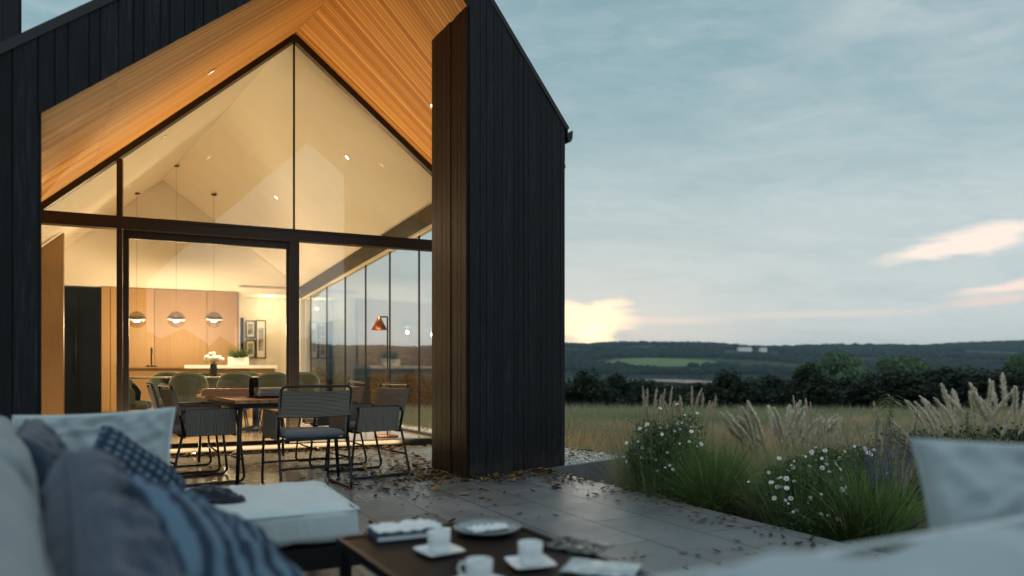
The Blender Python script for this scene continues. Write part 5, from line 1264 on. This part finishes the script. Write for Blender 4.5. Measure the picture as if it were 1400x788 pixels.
# indoor dining table with chairs
itc = on_plane(293, V(-4.9, 11.2, 0), Fd); it = thing('indoor_table', 'long oval dark topped table indoors behind the glass door', 'table', (itc.x, itc.y, IF_), math.atan2(Fd.y, Fd.x))
M['tabletop'] = simple('pale_table_top', (.30, .24, .18), (.25, .2, .15), rough=.2, scale=3)
m = MB(); m.lathe([(.01, .835), (1., .835), (1.03, .85), (1.03, .862), (.01, .864)], seg=48, sx=1.18, sy=.5); m.build('table_top', 'tabletop', it)
for s in (-1, 1): m = MB(); m.lathe([(.25, 0), (.26, .02), (.05, .06), (.045, .7), (.16, .834), (.01, .834)], (s*.62, 0, 0), 20); m.build('pedestal', 'black', it)
def tub_chair(label):
    t = thing('tub_chair', label, 'chair', (0, 0, 0), 0, 'green velvet chairs around the indoor table')
    m = MB(); vs = []; fs = []; na, nh = 26, 10
    for s in (0, 1):
        for j in range(nh+1):
            for i in range(na+1):
                a = (i/na-.5)*2; th = a*1.75; b = j/nh; top = .50*(1-.62*abs(a)**2.4)
                r_ = .27+.07*b-.028*s+(.008*math.cos(i*2.2)*math.cos(j*1.9) if s else 0); vs.append(V(math.sin(th)*r_, -math.cos(th)*r_*.95, .44+b*top))
    N = (na+1)*(nh+1)
    for s in (0, 1):
        for j in range(nh):
            for i in range(na): q_ = [s*N+j*(na+1)+i, s*N+j*(na+1)+i+1, s*N+(j+1)*(na+1)+i+1, s*N+(j+1)*(na+1)+i]; fs.append(q_ if s == 0 else q_[::-1])
    for i in range(na): k = nh*(na+1)+i; fs.append((k, k+1, N+k+1, N+k))
    for j in range(nh):
        for k in (j*(na+1), j*(na+1)+na): fs.append((k, k+na+1, N+k+na+1, N+k))
    m.add(vs, fs, smooth=True); m.build('backrest', 'green', t)
    o = box_cushion(.5, .48, .12, 41, wr=.003, r=.05).build('seat', 'green', t); o.location = (0, .02, .36)
    for x_ in (-.2, .2):
        for y_ in (-.18, .2): m = MB(); m.tube([(x_*.8, y_*.8, .37), (x_*1.15, y_*1.15, 0)], [.016, .01], 8); m.build('leg', 'black', t)
    return t
tub = None
for i, (px, side, off, lab) in enumerate(((228, 1, 0, 'green velvet tub chair beyond the left end of the indoor table'), (258, -1, 0, 'green velvet tub chair with a quilted back, directly right of the slatted rope chairs'), (287, 1, .1, 'green velvet tub chair beyond the indoor table, behind the white flowers'), (322, -1, .05, 'green velvet tub chair this side of the indoor table, left of the dark vase'), (341, 1, .1, 'green velvet tub chair beyond the indoor table, in front of the white planter'), (371, -1, 0, 'green velvet tub chair behind the stack of plates'), (414, -1, .35, 'yellow green lit tub chair right of the door mullion'), (178, 0, 0, 'green velvet tub chair at the left end of the indoor table, by the left mullion'))):
    base = V(itc.x, itc.y, 0)+Dn*((.72+off) if side == 1 else (-.62+off)) if side else V(itc.x, itc.y, 0)-Fd*1.12
    q = on_plane(px, base, Fd) if side else base; d = -Dn if side == 1 else (Dn if side == -1 else Fd)
    if tub is None: tub = tub_chair(lab); o = tub
    else: o = dup(tub, lab)
    o.location = (q.x, q.y, IF_); o.rotation_euler.z = face(d)+random.uniform(-.15, .15); 
    o.scale = (.80, .80, 1.0)
q = on_plane(292, V(itc.x, itc.y, 0), Fd); vz = IF_+.864
vs_ = thing('flower_vase', 'black vase of white flowers on the indoor table', 'vase', (q.x, q.y, vz))
m = MB(); m.lathe([(.03, 0), (.05, .004), (.055, .08), (.05, .2), (.045, .21), (.04, .2), (.045, .08), (.002, .02)], seg=24); m.build('vessel', 'black', vs_)
st = []; pts = []
for k in range(16):
    d = V(random.gauss(0, .5), random.gauss(0, .45), random.uniform(.5, 1.2)).normalized(); e_ = V(0, 0, .2)+d*random.uniform(.1, .2); st.append([V(0, 0, .12), V(0, 0, .21)+d*.02, e_]); pts.append(e_)
stems(vs_, st)
for e_ in pts:
    m = MB(); m.lathe([(.002, -.03), (.022, -.022), (.034, .0), (.026, .02), (.016, .03), (.002, .022)], e_, 9); m.build('bloom', 'petal', vs_)
# floor lamp
p = V(-1.83, 10.26, IF_); flm = thing('floor_lamp', 'slim floor lamp with a copper cone shade inside the right glass pane', 'lamp', p)
m = MB(); m.lathe([(.01, 0), (.17, .0), (.18, .01), (.18, .022), (.01, .026)], seg=32); m.build('base', 'copper', flm)
m = MB(); m.tube(arc([(.02, 0, .02), (.02, 0, 1.74), (-.10, 0, 1.74)], .012), .011, 8); m.build('pole', 'black', flm)
m = MB(); m.lathe([(.012, 1.74), (.022, 1.735), (.115, 1.55), (.112, 1.55), (.02, 1.72), (.012, 1.73)], (-.10, 0, 0), 28); m.build('shade', 'copper', flm)
# pictures on the passage wall
pbase = V(BP.x, BP.y, 0)+Dn*1.35
M['print'] = simple('monochrome_print', (.62, .6, .55), (.03, .03, .03), rough=.5, scale=5.)
for i, (x0, x1, y0, y1, lab) in enumerate(((336, 349, 438.5, 462, 'upper left black framed print on the passage wall'), (336, 349, 465, 489.5, 'lower left black framed print on the passage wall'), (350, 363.5, 438, 490, 'tall black framed print on the passage wall'))):
    a, b = on_plane(x0, pbase, Fd), on_plane(x1, pbase, Fd); Y = (a.y+b.y)/2; z0, z1 = zpx(y1, Y), zpx(y0, Y); c = (a+b)/2; w = (b-a).length/2
    t = thing('picture_frame', lab, 'picture', (c.x, c.y, (z0+z1)/2), math.atan2(Fd.y, Fd.x)); h = (z1-z0)/2; m = MB(); f = .022
    m.box((0, 0, h-f/2), (w, 0, 0), (0, .014, 0), (0, 0, f/2)); m.box((0, 0, -h+f/2), (w, 0, 0), (0, .014, 0), (0, 0, f/2))
    for s in (-1, 1): m.box((s*(w-f/2), 0, 0), (f/2, 0, 0), (0, .014, 0), (0, 0, h-f))
    m.build('frame', 'black', t); m = MB(); m.box((0, .004, 0), (w-f, 0, 0), (0, .006, 0), (0, 0, h-f)); m.build('mount', 'cream', t); m = MB(); m.box((0, -.003, 0), (w*.5, 0, 0), (0, .003, 0), (0, 0, h*.6)); m.build('print', 'print', t)
light('passage_light', 'POINT', bp_(wback(372), 2.55)+Dn*.75, 15, (1., .76, .40), .02)

# ------------------------------------------------------------------ sky, sun
def world():
    w = bpy.data.worlds.new('World'); sc.world = w; w.use_nodes = True; nt = w.node_tree; bg = nt.nodes['Background']
    d = nd(nt, 'ShaderNodeTexCoord').outputs['Generated']; s = nd(nt, 'ShaderNodeSeparateXYZ', Vector=d).outputs
    el = s[2]; az = mth(nt, 'ARCTAN2', s[0], s[1])
    sky = nd(nt, 'ShaderNodeTexSky', _sky_type='NISHITA', _sun_disc=False, _sun_elevation=math.radians(3.5), _sun_rotation=math.radians(7), _altitude=100., _air_density=1.2, _dust_density=1.5).outputs[0]
    base = ramp(nt, el, [(.0, (.66, .76, .755)), (.06, (.66, .76, .76)), (.16, (.56, .68, .69)), (.28, (.375, .54, .585)), (.42, (.215, .395, .46)), (.56, (.24, .39, .445)), (.75, (.50, .64, .69)), (1., (.62, .75, .80))])
    bk = mth(nt, 'MULTIPLY_ADD', s[1], -1.6, -.1, clamp=True); bm = mth(nt, 'MULTIPLY_ADD', bk, .85, 1.)
    base = mixc(nt, 1.0, base, nd(nt, 'ShaderNodeCombineColor', Red=mth(nt, 'MULTIPLY_ADD', bk, 1.05, 1.), Green=bm, Blue=bm).outputs[0], 'MULTIPLY')
    k = mth(nt, 'DIVIDE', 1., mth(nt, 'ADD', mth(nt, 'MAXIMUM', el, 0.), .18))
    p = nd(nt, 'ShaderNodeCombineXYZ', X=mth(nt, 'MULTIPLY', s[0], k), Y=mth(nt, 'MULTIPLY', s[1], mth(nt, 'MULTIPLY', k, 1.7)), Z=mth(nt, 'MULTIPLY', el, 2.)).outputs[0]
    n1 = nd(nt, 'ShaderNodeTexNoise', Vector=p, Scale=.85, Detail=8., Roughness=.58, Distortion=.6).outputs[0]
    n3 = nd(nt, 'ShaderNodeTexNoise', Vector=p, Scale=7.5, Detail=5., Roughness=.6, Distortion=.8).outputs[0]
    n2 = nd(nt, 'ShaderNodeTexNoise', Vector=p, Scale=3.1, Detail=6., Roughness=.6, Distortion=.4).outputs[0]
    cl = mth(nt, 'MULTIPLY_ADD', n1, 2.6, -.80, clamp=True); c2 = mth(nt, 'MULTIPLY_ADD', n2, 2.4, -.9, clamp=True)
    f = mth(nt, 'MULTIPLY', cl, mth(nt, 'MULTIPLY_ADD', c2, .5, .5))
    right = mth(nt, 'MULTIPLY_ADD', az, .9, .55, clamp=True)
    col = mixc(nt, mth(nt, 'MULTIPLY', f, mth(nt, 'MULTIPLY_ADD', right, .42, .16)), base, (.70, .74, .74))
    dk = mth(nt, 'MULTIPLY', mth(nt, 'MULTIPLY_ADD', n1, -2.8, 1.5, clamp=True), .28)
    col = mixc(nt, dk, col, (.26, .38, .43))
    mot = mth(nt, 'MULTIPLY', mth(nt, 'MULTIPLY_ADD', n3, 3.2, -1.25, clamp=True), mth(nt, 'MULTIPLY_ADD', n1, 2.2, -.6, clamp=True))
    col = mixc(nt, mth(nt, 'MULTIPLY', mot, .42), col, (.74, .79, .79))
    col = mixc(nt, mth(nt, 'MULTIPLY', mth(nt, 'MULTIPLY_ADD', n2, -4., 2.0, clamp=True), .16), col, (.24, .37, .42))
    def blob(a0, e0, ra, re, tilt=0.):
        da = mth(nt, 'SUBTRACT', az, a0); de = mth(nt, 'SUBTRACT', mth(nt, 'SUBTRACT', el, e0), mth(nt, 'MULTIPLY', da, tilt))
        de = mth(nt, 'ADD', de, mth(nt, 'MULTIPLY', mth(nt, 'SUBTRACT', n2, .5), re*2.5)); x = mth(nt, 'DIVIDE', da, ra); y = mth(nt, 'DIVIDE', de, re)
        return mth(nt, 'EXPONENT', mth(nt, 'MULTIPLY', mth(nt, 'ADD', mth(nt, 'MULTIPLY', x, x), mth(nt, 'MULTIPLY', y, y)), -1.))
    def put(col, b, c, thr=0., gain=1.):
        if thr: b = mth(nt, 'MULTIPLY_ADD', b, gain, -thr*gain, clamp=True)
        return mixc(nt, b, col, c)
    col = put(col, mth(nt, 'MULTIPLY', blob(.10, .06, .20, .04), .30), (.92, .84, .70))
    col = put(col, blob(.57, .150, .085, .014, .16), (1.15, .98, .86), .22, 2.2)
    col = put(col, blob(.64, .100, .085, .007, .12), (1.1, .92, .80), .25, 2.0)
    col = put(col, blob(.60, .083, .07, .008, .10), (.95, .80, .72), .3, 1.4)
    col = put(col, blob(.42, .072, .16, .006, .0), (.92, .82, .76), .25, .8)
    col = put(col, blob(.18, .070, .12, .007, -.03), (.95, .84, .74), .25, 1.1)
    col = put(col, blob(.100, .070, .070, .030), (1.7, 1.35, .85), .22, 1.9)
    col = put(col, blob(.115, .052, .032, .016), (2.4, 1.85, 1.0), .3, 1.6)
    col = put(col, mth(nt, 'MULTIPLY', blob(.47, .42, .10, .03, .3), .3), (.75, .78, .78))
    low = mth(nt, 'MULTIPLY_ADD', el, 60., 1., clamp=True)
    col = mixc(nt, low, (.05, .06, .06), col)
    out = mixc(nt, 1.0, col, mixc(nt, .004, (0, 0, 0), sky), 'ADD')
    nt.links.new(out, bg.inputs[0]); bg.inputs[1].default_value = 1.0
    return bg
BG = world(); BG.inputs[1].default_value = .95
sun = bpy.data.lights.new('sun', 'SUN'); sun.energy = .12; sun.angle = math.radians(20); sun.color = (1., .78, .55); so = bpy.data.objects.new('sun', sun); COL.objects.link(so)
sd = V(math.sin(math.radians(7)), math.cos(math.radians(7)), math.tan(math.radians(4.5))); so.rotation_euler = sd.to_track_quat('Z', 'Y').to_euler()

mb = MB(); mb.abox(-6200, 6200, -75, 4700, -40, 185); mh = bpy.data.materials.new('valley_haze'); mh.use_nodes = True; nt = mh.node_tree
nt.nodes.remove(nt.nodes['Principled BSDF']); pv = nd(nt, 'ShaderNodeVolumePrincipled', Color=(.55, .74, .92, 1), Density=.85e-4, Anisotropy=.2); nt.links.new(pv.outputs[0], nt.nodes['Material Output'].inputs['Volume'])
M['haze'] = mh; hz_o = mb.build('haze', 'haze'); struct(hz_o, 'stuff')
sc.view_settings.view_transform = 'Standard'; sc.view_settings.look = 'None'; sc.view_settings.exposure = 0; sc.view_settings.gamma = 1
cy = sc.cycles if hasattr(sc, 'cycles') else None
sc.render.engine = 'CYCLES'; cy = sc.cycles; cy.use_denoising = True
try: cy.denoiser = 'OPENIMAGEDENOISE'; cy.denoising_input_passes = 'RGB_ALBEDO_NORMAL'
except Exception: pass
cy.max_bounces = 10; cy.diffuse_bounces = 5; cy.glossy_bounces = 4; cy.transparent_max_bounces = 16; cy.transmission_bounces = 4; cy.caustics_reflective = False; cy.caustics_refractive = False
cy.sample_clamp_indirect = 6; cy.use_light_tree = True
